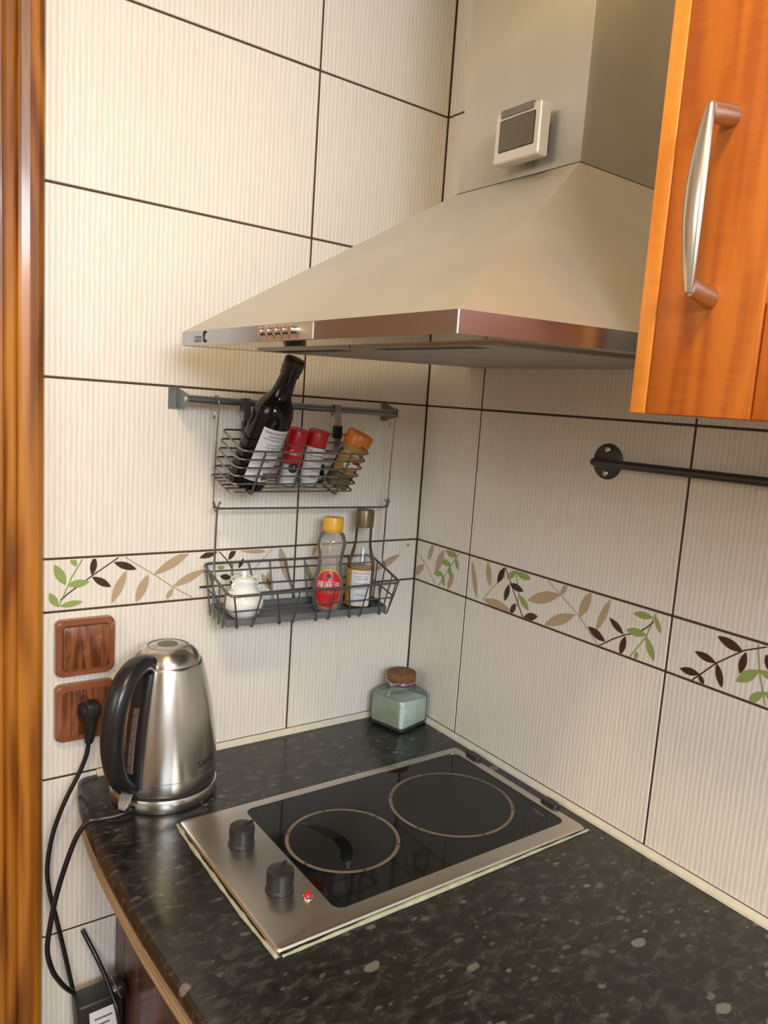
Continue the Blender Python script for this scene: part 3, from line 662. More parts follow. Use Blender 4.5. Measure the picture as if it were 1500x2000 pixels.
# control strip
zc = zb(HX)+bh/2
box('control_plate', (HX-0.0009, -0.4860, zc-0.0086), (HX+0.0004, -0.3720, zc+0.0086), M['hood'], hd, bev=0.0003)
for k in range(5):
    y = -0.3830-k*0.0180
    b_ = lathe('button', [(0.0042, 0), (0.0042, 0.006), (0.0050, 0.0065), (0.0050, 0.0095), (0.0040, 0.0105)], M['chrome'], hd, at=(HX-0.0008, y, zc+0.0008), seg=20, local=False, M=Matrix.Rotation(-PI/2, 3, 'Y'))
    box('button_mark', (HX-0.0013, y-0.0012, zc-0.0072), (HX-0.0008, y+0.0012, zc-0.0052), M['redl'], hd)
text_flat('lettering', 'cata', 0.0170, M['ink'], hd, (HX-0.0003, -0.1740, zc-0.0005), (0, -1, 0), (0, 0, 1), 0.0006, 0.86)
# the open-ring mark behind the word
pp = [Vector((HX-0.0006, -0.1985-0.0042*math.cos(math.radians(a))*1.0, zc+0.0010+0.0066*math.sin(math.radians(a)))) for a in range(50, 330, 14)]
tube('emblem', pp, 0.0011, M['ink'], hd, seg=6)

# ---------------------------------------------------------------- kitchen timer on the chimney
tm = empty('kitchen_timer', (-0.22, -0.447, 0.915), 'small silver kitchen timer with grey screen stuck on the hood chimney', 'timer')
TX = -0.2385
prism('case', rrect(-0.4880, 0.9160, -0.4085, 0.9775, 0.0035, 4), TX+0.0160, TX, M['silver'], tm, ax=0, bev=0.0030, seg=3, smooth=True)
prism('screen_bezel', rrect(-0.4795, 0.9290, -0.4180, 0.9670, 0.0015, 3), TX+0.001, TX-0.0006, M['slot'], tm, ax=0)
prism('screen', rrect(-0.4785, 0.9298, -0.4192, 0.9660, 0.0012, 3), TX+0.001, TX-0.0010, M['lcd'], tm, ax=0)
prism('top_button', rrect(-0.4760, 0.9695, -0.4180, 0.9790, 0.0025, 3), TX+0.012, TX-0.0012, M['grille'], tm, ax=0, bev=0.001)
box('magnet', (TX+0.0160, -0.470, 0.930), (CX-0.0003, -0.430, 0.962), M['slot'], tm)
for k in range(9): box('button_dot', (TX-0.0004, -0.4500-k*0.0018, 0.9672), (TX+0.0004, -0.4492-k*0.0018, 0.9680), M['greyink'], tm) if k % 2 == 0 else None

# ---------------------------------------------------------------- upper wall cabinet
uc = empty('wall_cabinet', (-0.16, -1.1, 0.617), 'orange cherry wall cabinet with long bowed metal handle right of the hood', 'cabinet')
DX = -0.335
box('body', (-0.314, -1.36, 0.622), (-0.002, -0.7560, 1.34), M['cherry'], uc)
sp = box('edge_panel', (DX, -0.7553, 0.6170), (DX+0.016, -0.7385, 1.345), M['cherrylight'], uc, bev=0.0012, seg=2); tag(sp, 'lighter yellow-orange edge panel')
box('side_panel', (DX+0.0165, -0.7553, 0.6175), (-0.002, -0.7390, 1.345), M['melamine'], uc)
dr = empty('door', (DX, -1.06, 0.617)); dr.parent = uc; dr.location = Vector((DX, -1.06, 0.617))-uc.location
ys0, ys1 = -1.358, -0.7570
box('stile', (DX, -0.8552, 0.6170), (-0.3155, ys1, 1.343), M['cherry'], dr, bev=0.0012, seg=2)
box('stile', (DX, ys0, 0.6170), (-0.3155, -1.2600, 1.343), M['cherry'], dr, bev=0.0012, seg=2)
box('rail', (DX+0.0022, -1.2598, 0.6170), (-0.3155, -0.8562, 0.7090), M['cherry'], dr, bev=0.0012, seg=2)
box('rail', (DX+0.0022, -1.2598, 1.2500), (-0.3155, -0.8562, 1.343), M['cherry'], dr, bev=0.0012, seg=2)
box('panel', (DX+0.009, -1.2598, 0.7095), (-0.3155, -0.8562, 1.2495), M['cherry'], dr)
# bowed handle
hn = empty('handle', (DX, -0.807, 0.785)); hn.parent = dr; hn.location = Vector((DX, -0.807, 0.785))-Vector((DX, -1.06, 0.617))
V, Fc = [], []
N_ = 24; sec = 10
for i in range(N_+1):
    t = i/N_; z = 0.7150+t*(0.8580-0.7150); bow = math.sin(PI*t)
    xc = DX-0.0285-0.0070*bow; wy = 0.0032+0.0062*bow**0.8; wx = 0.0030+0.0016*bow
    for k in range(sec):
        a = 2*PI*k/sec; V.append(Vector((xc+wx*math.cos(a), -0.8065+wy*math.sin(a), z)))
for i in range(N_):
    for k in range(sec): Fc.append([i*sec+k, i*sec+(k+1) % sec, (i+1)*sec+(k+1) % sec, (i+1)*sec+k])
Fc.append(list(range(sec))[::-1]); Fc.append([N_*sec+k for k in range(sec)])
mk('grip', V, Fc, M['alu'], hn, True, sharp=60)
for zt, zw, s in ((0.7165, 0.7105, 1), (0.8565, 0.8600, -1)):
    V, Fc = [], []
    st = [(DX-0.0270, zt, 0.0040, 0.0085), (DX-0.016, zt+(zw-zt)*0.5, 0.0060, 0.0085), (DX-0.0004, zw, 0.0082, 0.0090)]
    for x, z, wy, wz in st:
        for k in range(14):
            a = 2*PI*k/14; V.append(Vector((x, -0.8070+wy*math.cos(a), z+s*0.004+wz*math.sin(a))))
    for i in range(2):
        for k in range(14): Fc.append([i*14+k, i*14+(k+1) % 14, (i+1)*14+(k+1) % 14, (i+1)*14+k])
    Fc.append(list(range(14))[::-1]); Fc.append([28+k for k in range(14)])
    mk('foot', V, Fc, M['alu'], hn, True, sharp=60)

# ---------------------------------------------------------------- round towel rail on the right wall
rl = empty('wall_rail', (-0.02, -0.9, 0.548), 'dark grey round steel rail with disc mount on the right wall', 'rail')
dsc = lathe('mount', [(0.0265, 0), (0.0265, 0.0022), (0.0250, 0.0032), (0.0, 0.0032)], M['darkrail'], rl, at=(-0.0005, -0.4500, 0.5485), seg=40, local=False, cap=False, M=Matrix.Rotation(-PI/2, 3, 'Y'))
for z in (0.5310, 0.5660):
    sc = lathe('screw', [(0.0050, 0), (0.0048, 0.0012), (0.003, 0.0022), (0.0, 0.0024)], M['alu'], dsc, at=(-0.0037, -0.4500, z), seg=16, local=False, cap=False, M=Matrix.Rotation(-PI/2, 3, 'Y'))
tube('bar', fillet([(-0.0036, -0.4320, 0.5470), (-0.0300, -0.4470, 0.5472), (-0.0300, -1.6500, 0.5600), (-0.004, -1.665, 0.5600)], 0.006, 6), 0.0060, M['darkrail'], rl, seg=14)

# ---------------------------------------------------------------- switch and socket
def rplate(name, x0, x1, z0, z1, y0, y1, r, mat, parent, bev, seg=3):
    return prism(name, rrect(x0, z0, x1, z1, r, 5), y0, y1, mat, parent, ax=1, bev=bev, seg=seg, smooth=True)
sw = empty('light_switch', (-0.620, 0, 0.17), 'brown wood-look light switch, upper one of the pair beside the door casing', 'switch')
rplate('frame', -0.6625, -0.5785, 0.1705, 0.2575, -0.0005, -0.0120, 0.009, M['switchside'], sw, 0.0045, 4)
rplate('rocker_gap', -0.6535, -0.5860, 0.1800, 0.2490, -0.0110, -0.0124, 0.007, M['slot'], sw, 0.0003, 1)
rplate('rocker', -0.6527, -0.5868, 0.1808, 0.2482, -0.0110, -0.0150, 0.0065, M['switchwood'], sw, 0.0015, 2)
so = empty('wall_socket', (-0.620, 0, 0.066), 'brown wood-look wall socket with black plug in it, below the light switch', 'socket')
rplate('frame', -0.6625, -0.5770, 0.0680, 0.1570, -0.0005, -0.0120, 0.009, M['switchside'], so, 0.0045, 4)
SCX, SCZ = -0.6155, 0.1140
ho = rrect(-0.6530, 0.0770, -0.5860, 0.1480, 0.007, 8)
def hole_plate():
    n = len(ho); cir = []
    for x, z in ho:
        a = math.atan2(z-SCZ, x-SCX); cir.append((SCX+0.0200*math.cos(a), SCZ+0.0200*math.sin(a)))
    V = [Vector((x, -0.0122, z)) for x, z in ho]+[Vector((x, -0.0140, z)) for x, z in ho]+[Vector((x, -0.0140, z)) for x, z in cir]+[Vector((x, -0.0065, z)) for x, z in cir]
    Fc = []
    for i in range(3):
        for k in range(n): Fc.append([i*n+k, (i+1)*n+k, (i+1)*n+(k+1) % n, i*n+(k+1) % n])
    Fc.append([3*n+k for k in range(n)])
    return V, Fc
V, Fc = hole_plate(); mk('insert', V, Fc, M['switchwood'], so)
lathe('socket_well', [(0.0197, 0), (0.0197, 0.006), (0.0188, 0.006), (0.0186, 0.0005), (0.0, 0.0005)], M['black'], so, at=(SCX, -0.0068+0.0, SCZ), seg=32, local=False, cap=False, M=Matrix.Rotation(PI/2, 3, 'X'))

# black plug with its cord hanging down to the extension block
pl = empty('power_plug', (SCX, -0.0075, SCZ), 'black angled plug pushed into the brown wall socket, cord hanging down', 'plug')
lathe('plug_body', [(0.0175, 0), (0.0175, 0.012), (0.0150, 0.020), (0.0095, 0.026), (0.0, 0.027)], M['black'], pl, at=(SCX, -0.0076, SCZ), seg=28, local=False, cap=False, M=Matrix.Rotation(PI/2, 3, 'X'))
box('grip', (SCX-0.0085, -0.0400, SCZ-0.004), (SCX+0.0085, -0.0300, SCZ+0.0165), M['blackm'], pl, bev=0.002, seg=2)
tube('cable_boot', [(SCX, -0.027, SCZ+0.002), (SCX-0.001, -0.030, SCZ-0.012), (SCX-0.003, -0.030, SCZ-0.036), (SCX-0.004, -0.030, SCZ-0.045)], lambda t: 0.0115-0.0055*t, M['black'], pl, seg=14)
tube('cord', smoothpath([(SCX-0.004, -0.030, SCZ-0.042), (-0.6225, -0.030, 0.050), (-0.6330, -0.030, 0.022), (-0.6530, -0.031, -0.018), (-0.6690, -0.031, -0.065), (-0.6765, -0.032, -0.114), (-0.6750, -0.036, -0.150),
     (-0.6670, -0.036, -0.190), (-0.6560, -0.034, -0.245), (-0.6480, -0.038, -0.290), (-0.6400, -0.044, -0.3375)], 8), 0.0034, M['black'], pl, seg=10)

# ---------------------------------------------------------------- kettle
KX, KY = -0.5260, -0.0960
kt = empty('electric_kettle', (KX, KY, 0.0), 'brushed steel electric kettle with black handle on its round base', 'kettle')
lathe('base', [(0.070, 0.0004), (0.077, 0.0008), (0.0785, 0.004), (0.0785, 0.017), (0.0770, 0.0205), (0.070, 0.0225), (0.0, 0.0225)], M['kettle'], kt, seg=72, cap=False)
KP = [(0.0665, 0.0228), (0.0745, 0.0245), (0.0760, 0.029), (0.0762, 0.045), (0.0758, 0.060), (0.0745, 0.080), (0.0722, 0.103), (0.0690, 0.127), (0.0648, 0.150), (0.0600, 0.172), (0.0555, 0.190), (0.0515, 0.2045), (0.0500, 0.2080)]
lathe('body', [(0.0, 0.0228)]+KP+[(0.0494, 0.2084), (0.0490, 0.2060), (0.0, 0.206)], M['kettle'], kt, seg=96, cap=False, sharp=50)
lathe('seam', [(0.0764, 0.0455), (0.0764, 0.0462)], M['greyink'], kt, seg=72, cap=False)
lathe('foot_gap', [(0.0700, 0.0215), (0.0750, 0.0215), (0.0750, 0.0245), (0.0700, 0.0245)], M['slot'], kt, seg=64, cap=False)
ld = lathe('lid', [(0.0488, 0.2068), (0.0480, 0.2105), (0.0450, 0.2170), (0.0390, 0.2245), (0.0330, 0.2290), (0.0290, 0.2305), (0.0285, 0.2298), (0.0275, 0.2303), (0.0170, 0.2325), (0.0150, 0.2318), (0.0, 0.2312)], M['kettle'], kt, seg=72, cap=False, sharp=25)
lathe('lid_button', [(0.0138, 0.2312), (0.0138, 0.2322), (0.0110, 0.2330), (0.0, 0.2330)], M['grille'], ld, seg=36, cap=False)
lathe('lid_groove', [(0.0291, 0.2304), (0.0283, 0.2308), (0.0280, 0.2304)], M['slot'], ld, seg=48, cap=False)
ha = math.atan2(-0.566, -0.824)                       # the way the handle points
hx, hy = math.cos(ha), math.sin(ha)
def hp(r, z, s=0.0): return Vector((hx*r-hy*s, hy*r+hx*s, z))
# D-shaped handle: an oval section swept through the upright plane of the handle
cen = smoothpath([hp(0.040, 0.2125), hp(0.058, 0.2185), hp(0.080, 0.2130), hp(0.100, 0.1950), hp(0.1125, 0.168), hp(0.1175, 0.138), hp(0.1165, 0.105), hp(0.1085, 0.074), hp(0.096, 0.054), hp(0.080, 0.0415), hp(0.069, 0.0400)], 6)
V, Fc = [], []; sec = 16; nn = len(cen)
side = Vector((-hy, hx, 0))
for i, p in enumerate(cen):
    t = (cen[min(i+1, nn-1)]-cen[max(i-1, 0)]).normalized(); u = side.cross(t).normalized(); q = i/(nn-1)
    wS = 0.0135+0.0025*math.sin(PI*min(1, q*1.3)); wU = 0.0085+0.0035*math.sin(PI*q)+0.003*(1-q)
    for k in range(sec):
        a = 2*PI*k/sec; ca, sa = math.cos(a), math.sin(a)
        V.append(p+side*(wS*math.copysign(abs(ca)**0.8, ca))+u*(wU*math.copysign(abs(sa)**0.8, sa)))
for i in range(nn-1):
    for k in range(sec): Fc.append([i*sec+k, i*sec+(k+1) % sec, (i+1)*sec+(k+1) % sec, (i+1)*sec+k])
Fc.append(list(range(sec))[::-1]); Fc.append([(nn-1)*sec+k for k in range(sec)])
hk = mk('handle', V, Fc, M['black'], kt, True, local=True, sharp=60)
def kpatch(name, za, zc_, hw0, hw1, off, mat, parent, n=14):
    V, Fc = [], []
    for j in range(n+1):
        t = j/n; z = za+(zc_-za)*t; hw = hw0+(hw1-hw0)*t; r = rad_at(KP, z)
        for i in range(9):
            u = -1+i/4; V.append(onsurf(KP, ha+u*hw/r, z, off*(1-0.9*abs(u)**6)))
    for j in range(n):
        for i in range(8): k = j*9+i; Fc.append([k, k+1, k+10, k+9])
    return mk(name, V, Fc, mat, parent, True, local=True)
ws = kpatch('gauge_strip', 0.0385, 0.2030, 0.0180, 0.0150, 0.0040, M['black'], kt)
kpatch('water_gauge', 0.0620, 0.1560, 0.0058, 0.0058, 0.0056, M['gaugep'], ws)
for k in range(5):
    z = 0.072+k*0.018; V = [onsurf(KP, ha-0.003/0.07+(w/0.07), z+h, 0.0062) for w, h in ((0, 0), (0.004, 0), (0.004, 0.0012), (0, 0.0012))]
    mk('level_mark', V, [[0, 1, 2, 3]], M['ink'], ws, local=True)
# power lever at the foot of the handle, its mark and the maker's lettering
lv = [hp(0.074, 0.0335, -0.004), hp(0.083, 0.0290, -0.002), hp(0.092, 0.0215, 0.0), hp(0.097, 0.0165, 0.001)]
V, Fc = [], []
for i, p in enumerate(lv):
    w = (0.0085, 0.0095, 0.0090, 0.0060)[i]
    for s, h in ((-1, -0.0022), (1, -0.0022), (1, 0.0022), (-1, 0.0022)): V.append(p+side*(w*s)+Vector((0, 0, h)))
for i in range(3):
    for k in range(4): Fc.append([i*4+k, i*4+(k+1) % 4, (i+1)*4+(k+1) % 4, (i+1)*4+k])
Fc += [[3, 2, 1, 0], [12, 13, 14, 15]]
bm = bmesh.new(); vs = [bm.verts.new(v) for v in V]
for f in Fc: bm.faces.new([vs[i] for i in f])
bmesh.ops.recalc_face_normals(bm, faces=bm.faces)
bmesh.ops.bevel(bm, geom=list(bm.edges), offset=0.0009, segments=2, profile=0.5, affect='EDGES')
bm2('power_lever', bm, M['clearplastic'], kt, smooth=True, local=True, sharp=50)
patch('lever_recess', KP, ha-0.02, 0.0365, 0.0145, 0.0055, M['slot'], kt, off=0.0005, ell=True, n=12)
ca_ = ha+0.36
text_wrap('off_mark', [('O', 0.0085, 0.0385, 0.0), ('I', 0.006, 0.0275, 0.0)], [(0.0762, 0.02), (0.0762, 0.06)], ca_, M['greyink'], kt, off=0.0007)
text_wrap('lettering', [('SAIVO', 0.0135, 0.0640, 0.0)], KP, math.atan2(-1.0957, -0.389)+0.93, M['ink'], kt, off=0.0007)
pc = smoothpath([(-0.5905, -0.1445, 0.0085), (-0.5990, -0.1490, 0.0078), (-0.6150, -0.1480, 0.0060), (-0.6320, -0.1450, 0.0058), (-0.6480, -0.1430, 0.0046), (-0.6620, -0.1400, -0.016), (-0.6750, -0.135, -0.058), (-0.6850, -0.128, -0.105), (-0.6905, -0.120, -0.150),
     (-0.6925, -0.112, -0.195), (-0.6850, -0.105, -0.232), (-0.6740, -0.092, -0.262), (-0.6600, -0.078, -0.292), (-0.6480, -0.068, -0.312)], 8)
tube('cord', pc, 0.0036, M['black'], kt, seg=10)
lathe('cord_exit', [(0.0065, 0), (0.0060, 0.012), (0.0042, 0.020)], M['black'], kt, at=Vector((hx*0.074, hy*0.074+0.0, 0.0085)), seg=16, M=Matrix.Rotation(PI/2, 3, 'Y') @ Matrix.Rotation(0, 3, 'X')) if False else None

# ---------------------------------------------------------------- extension block hanging by the cabinet
ex = empty('extension_block', (-0.61, -0.05, -0.42), 'black extension block with white label hanging beside the base cabinet', 'extension block')
Mx = Matrix.Translation((-0.6080, -0.0560, -0.336)) @ Matrix.Rotation(math.radians(-2), 4, 'Y') @ Matrix.Rotation(math.radians(-6), 4, 'X')
box('body', (-0.0340, -0.0240, -0.150), (0.0320, 0.0240, 0.0), M['blackm'], ex, bev=0.005, seg=3, M=Mx)
box('label', (-0.0190, -0.0246, -0.075), (0.0210, -0.0241, -0.0150), M['white'], ex, M=Mx)
for i in range(4): box('label_print', (-0.012, -0.0250, -0.030-i*0.010), (0.014-i*0.004, -0.0246, -0.027-i*0.010), M['greyink'], ex, M=Mx)
lathe('round_plug', [(0.0185, 0), (0.0185, 0.010), (0.0170, 0.014), (0.0150, 0.018), (0.0, 0.0185)], M['black'], ex, at=(-0.5920, -0.0830, -0.322), seg=28, local=False, cap=False, M=Matrix.Rotation(math.radians(70), 3, 'Y'))
lathe('ring', [(0.0190, 0), (0.0198, 0.001), (0.0190, 0.002)], M['chrome'], ex, at=(-0.5880, -0.0830, -0.3205), seg=28, local=False, cap=False, M=Matrix.Rotation(math.radians(70), 3, 'Y'))
tube('cord', smoothpath([(-0.6200, -0.010, -0.255), (-0.6120, -0.022, -0.275), (-0.6020, -0.040, -0.300), (-0.5930, -0.070, -0.328), (-0.5870, -0.095, -0.360), (-0.583, -0.10, -0.42), (-0.585, -0.08, -0.55), (-0.59, -0.05, -0.895)], 8), 0.0036, M['black'], ex, seg=10)

# ---------------------------------------------------------------- bracketed rail on the back wall
RY, RZ = -0.0450, 0.5935
br = empty('hanging_rail', (-0.28, 0, RZ), 'flat grey steel rail on two brackets on the back wall under the hood', 'rail')
tube('bar', [(-0.4880, RY, RZ+0.0006), (-0.1060, RY, RZ-0.0010)], 0.0058, M['rail'], br, seg=12)
for xs, s in ((-0.4905, 1), (-0.1040, -1)):
    V = [Vector(v) for v in ((xs, -0.0006, RZ+0.0165), (xs, -0.0006, RZ-0.0165), (xs, RY-0.007, RZ-0.0075), (xs, RY-0.007, RZ+0.0065))]
    V += [v+Vector((0.0022*s, 0, 0)) for v in V]
    b = mk('bracket', V, [[0, 1, 2, 3], [7, 6, 5, 4], [0, 4, 5, 1], [1, 5, 6, 2], [2, 6, 7, 3], [3, 7, 4, 0]], M['rail'], br)
    box('wall_plate', (min(xs, xs-0.012*s), -0.0026, RZ-0.0165), (max(xs, xs-0.012*s), -0.0006, RZ+0.0165), M['rail'], b)
    lathe('rivet', [(0.0042, 0), (0.0038, 0.0012), (0.0, 0.0018)], M['alu'], b, at=(xs, RY+0.002, RZ), seg=14, local=False, cap=False, M=Matrix.Rotation(-PI/2, 3, 'Y'))

# upper basket: six wire hoops that lean against the wall, on two flat hooks
ub = empty('upper_wire_basket', (-0.32, -0.07, 0.458), 'upper dark chrome wire basket with six hoops holding bottle and spice jars', 'basket')
def lerp(a, b, t): return a+(b-a)*t
NH = 6
hoops = []
for k in range(NH):
    t = k/(NH-1)
    yb_, zbk = lerp(-0.0520, -0.0075, t), lerp(0.5510, 0.4760, t)
    yf_, zf_ = lerp(-0.1400, -0.0960, t), lerp(0.5250, 0.4590, t)
    pts = [(-0.4350+0.001*t, yb_, zbk), (-0.4400, yf_, zf_), (-0.2150, yf_+0.004, zf_-0.0005), (-0.2050-0.004*t, yb_, zbk)]
    hoops.append(pts)
    pth = fillet(pts, 0.011, 4, closed=True)
    tube('hoop', pth, 0.00155, M['wire'], ub, seg=7, closed=True)
b0 = hoops[-1]
for k in range(1, 5):
    t = k/5; tube('floor_wire', [Vector(b0[0]).lerp(Vector(b0[1]), t)+Vector((0.002, 0, 0)), Vector(b0[3]).lerp(Vector(b0[2]), t)], 0.0014, M['wire'], ub, seg=6)
for fx in (0.16, 0.835):
    def at(k, e0, e1): return Vector(hoops[k][e0]).lerp(Vector(hoops[k][e1]), fx)
    fr_ = [at(0, 1, 2), at(5, 1, 2)]; bk = [at(5, 0, 3), at(0, 0, 3)]
    out = Vector((0, -0.0028, -0.002)); low = Vector((0, 0.0, -0.0035))
    pth = fillet([fr_[0]+out, fr_[1]+out+low, bk[0]+low+Vector((0, 0.0028, 0)), bk[1]+Vector((0, 0.0028, 0))], 0.006, 3)
    tube('upright', pth, 0.0019, M['wire'], ub, seg=8)
for xk in (-0.3960, -0.2300):
    w = 0.0060
    pr_ = [(RY+0.0066, RZ-0.0140), (RY+0.0066, RZ+0.0064), (RY-0.0068, RZ+0.0064), (RY-0.0085, RZ-0.0060), (-0.0560, 0.5515), (-0.0540, 0.5200)]
    V, Fc = [], []
    for y, z in pr_: V += [Vector((xk-w, y, z)), Vector((xk+w, y, z)), Vector((xk+w, y-0.0011, z+0.0009)), Vector((xk-w, y-0.0011, z+0.0009))]
    for i in range(len(pr_)-1):
        for k in range(4): Fc.append([i*4+k, i*4+(k+1) % 4, (i+1)*4+(k+1) % 4, (i+1)*4+k])
    Fc += [[3, 2, 1, 0], [len(pr_)*4-4+k for k in range(4)]]
    mk('hook', V, Fc, M['alu'], ub)
    box('hook_clip', (xk-0.0075, -0.0600, 0.5440), (xk+0.0075, -0.0500, 0.5660), M['black'], ub, bev=0.0015)

# lower basket on two long wires
lb = empty('lower_wire_basket', (-0.28, -0.06, 0.235), 'lower grey wire basket with solid tray hanging on two long wires', 'basket')
TL = [Vector(v) for v in ((-0.4400, -0.0060, 0.3290), (-0.4410, -0.1190, 0.3010), (-0.1170, -0.1140, 0.2965), (-0.1120, -0.0060, 0.3250))]
BLo = [Vector(v) for v in ((-0.4320, -0.0180, 0.2520), (-0.4360, -0.0960, 0.2440), (-0.1240, -0.0900, 0.2350), (-0.1180, -0.0140, 0.2430))]
tube('rim', fillet(TL, 0.014, 5, closed=True), 0.0022, M['wire2'], lb, seg=8, closed=True)
mid = [a.lerp(b, 0.48) for a, b in zip(TL, BLo)]
tube('middle_wire', fillet(mid, 0.012, 5, closed=True), 0.0014, M['wire2'], lb, seg=7, closed=True)
up = [a.lerp(b, 0.17)+Vector((0, 0.0, 0)) for a, b in ((TL[0], BLo[0]), (TL[3], BLo[3]))]
tube('back_wire', up, 0.0014, M['wire2'], lb, seg=7)
tube('back_wire', [TL[0].lerp(BLo[0], 0.70), TL[3].lerp(BLo[3], 0.70)], 0.0014, M['wire2'], lb, seg=7)
fr_ = [(0.02, 0.06), (0.157, 0.14), (0.245, 0.30), (0.368, 0.375), (0.456, 0.52), (0.574, 0.594), (0.66, 0.736), (0.78, 0.80), (0.85, 0.94), (0.96, 0.985)]
for a, b in fr_:
    o_ = Vector((0, -0.0030, -0.0012))
    pth = [TL[1].lerp(TL[2], a)+o_, BLo[1].lerp(BLo[2], b)+o_, BLo[0].lerp(BLo[3], b)+Vector((0, 0.002, -0.0012)), TL[0].lerp(TL[3], a)+Vector((0, 0.002, 0))]
    tube('cross_wire', fillet(pth, 0.005, 3), 0.0014, M['wire2'], lb, seg=6)
for e0, e1, sx_ in ((0, 1, -0.003), (3, 2, 0.003)):
    for t in (0.2, 0.45, 0.7, 0.92):
        o_ = Vector((sx_, 0, 0)); tube('end_wire', [TL[e0].lerp(TL[e1], t)+o_, BLo[e0].lerp(BLo[e1], t)+o_+Vector((0, 0, -0.001))], 0.0014, M['wire2'], lb, seg=6)
# tray
V, Fc = [], []
ins = [Vector((0.002, -0.002, 0.0012)), Vector((0.002, 0.002, 0.0012)), Vector((-0.002, 0.002, 0.0012)), Vector((-0.002, -0.002, 0.0012))]
o0 = [p+i_ for p, i_ in zip(BLo, ins)]
o1 = [p+Vector((0, 0, 0.0115)) for p in o0]
i1 = [p+i_*0.6+Vector((0, 0, -0.0007)) for p, i_ in zip(o1, ins)]
i0 = [p+i_*0.6+Vector((0, 0, 0.0012)) for p, i_ in zip(o0, ins)]
for r in (o0, o1, i1, i0): V += r
for i in range(3):
    for k in range(4): Fc.append([i*4+k, i*4+(k+1) % 4, (i+1)*4+(k+1) % 4, (i+1)*4+k])
Fc += [[3, 2, 1, 0], [12, 13, 14, 15]]
mk('tray', V, Fc, M['tray'], lb)
# hangers: wire over the rail, down, loop with a cross wire, down to the rim
for x0, x1, x2, sg in ((-0.4420, -0.4430, -0.4385, 1), (-0.1100, -0.1100, -0.1150, -1)):
    top = [Vector((x0+0.004*0, RY+0.0075, RZ-0.0230)), Vector((x0, RY+0.0080, RZ+0.0040)), Vector((x0, RY, RZ+0.0078)), Vector((x0, RY-0.0078, RZ+0.0010)), Vector((x0, RY-0.0075, RZ-0.0150))]
    pth = smoothpath([Vector((x0-0.004, RY+0.004, RZ-0.0260))]+top+[Vector((x1, RY-0.004, 0.520)), Vector((x1, RY-0.002, 0.445)), Vector((x1, RY-0.003, 0.428)), Vector((x1+0.003*sg, RY-0.006, 0.4230)), Vector((x1+0.0065*sg, RY-0.003, 0.4265))], 6)
    tube('hanger', pth, 0.00115, M['wire'], lb, seg=6)
    pth = smoothpath([Vector((x1+0.010*sg, RY-0.006, 0.4370)), Vector((x1+0.006*sg, RY-0.008, 0.4315)), Vector((x1+0.005*sg, RY-0.006, 0.4200)), Vector((x1+0.0045*sg, RY-0.005, 0.380)), Vector((x2, RY-0.004, 0.332)), Vector((x2, RY-0.008, 0.3160)), Vector((x2-0.004*sg, RY-0.006, 0.3130)), Vector((x2-0.005*sg, RY-0.002, 0.3210))], 6)
    tube('hanger', pth, 0.0017, M['wire2'], lb, seg=6)
tube('cross_bar', fillet([(-0.4440, RY-0.004, 0.4380), (-0.4400, RY-0.004, 0.4265), (-0.1150, RY-0.004, 0.4225), (-0.1080, RY-0.004, 0.4330), (-0.1120, RY-0.004, 0.4390)], 0.005, 3), 0.00175, M['wire2'], lb, seg=7)
tube('back_support', [(-0.1240, -0.0020, 0.290), (-0.112, -0.030, 0.270)], 0.002, M['wire'], lb, seg=6)
tube('back_support', [(-0.4430, -0.0020, 0.2890), (-0.4180, -0.0020, 0.2900)], 0.002, M['wire'], lb, seg=6)

# ---------------------------------------------------------------- things in the baskets
def aim(base, topv):
    d = (Vector(topv)-Vector(base)).normalized(); return d.to_track_quat('Z', 'Y').to_matrix(), (Vector(topv)-Vector(base)).length
def tilted(name, base, topv, label, cat, group=None):
    """an Empty at the foot whose local z runs along the thing; local -y faces the viewer side of the room"""
    d = (Vector(topv)-Vector(base)).normalized()
    yv = (Vector((0, 1, 0))-d*Vector((0, 1, 0)).dot(d)).normalized(); xv = yv.cross(d)
    e = empty(name, base, label, cat, group); e.rotation_euler = Matrix((xv, yv, d)).transposed().to_euler(); return e
def facing(x, y): return math.atan2(CAM.y-y, CAM.x-x)
# sauce bottle leaning up to the hood
wb = tilted('dark_bottle', (-0.3960, -0.0570, 0.4680), (-0.3625, -0.1440, 0.6650), 'tall dark glass bottle with white back label leaning up to the hood', 'bottle')
BP = [(0.0, 0.0), (0.026, 0.0), (0.0305, 0.004), (0.0310, 0.010), (0.0310, 0.120), (0.0300, 0.130), (0.0262, 0.141), (0.0200, 0.151), (0.0160, 0.160), (0.0142, 0.175), (0.0130, 0.190), (0.0130, 0.196)]
lathe('glass', BP+[(0.0, 0.196)], M['winebottle'], wb, seg=44, cap=False)
cp = lathe('cap', [(0.0140, 0.1900), (0.0148, 0.1915), (0.0148, 0.1985), (0.0158, 0.2000), (0.0158, 0.2150), (0.0142, 0.2175), (0.0, 0.2180)], M['black'], wb, seg=36, cap=False)
fa = -PI/2-0.10
lbl = patch('label', BP, fa+0.42, 0.0660, 0.0300, 0.0450, M['white'], wb, off=0.0004, n=18)
LT = [('INGREDIENTES: MOSTO DE UVA', 0.0042, 0.105, 0), ('VINAGRE BALSAMICO 60%', 0.0038, 0.099, 0), ('ACETO BALSAMICO DI MODENA', 0.0038, 0.094, 0), ('Conservar en lugar fresco', 0.0038, 0.086, 0), ('y seco. Agitar antes de usar', 0.0038, 0.081, 0),
      ('Valor medio por 100 ml', 0.0036, 0.074, 0), ('Energia 410 kJ / 96 kcal', 0.0036, 0.069, 0), ('P.O.P.', 0.0070, 0.058, -0.25), ('e 500 ml', 0.0060, 0.047, 0.1)]
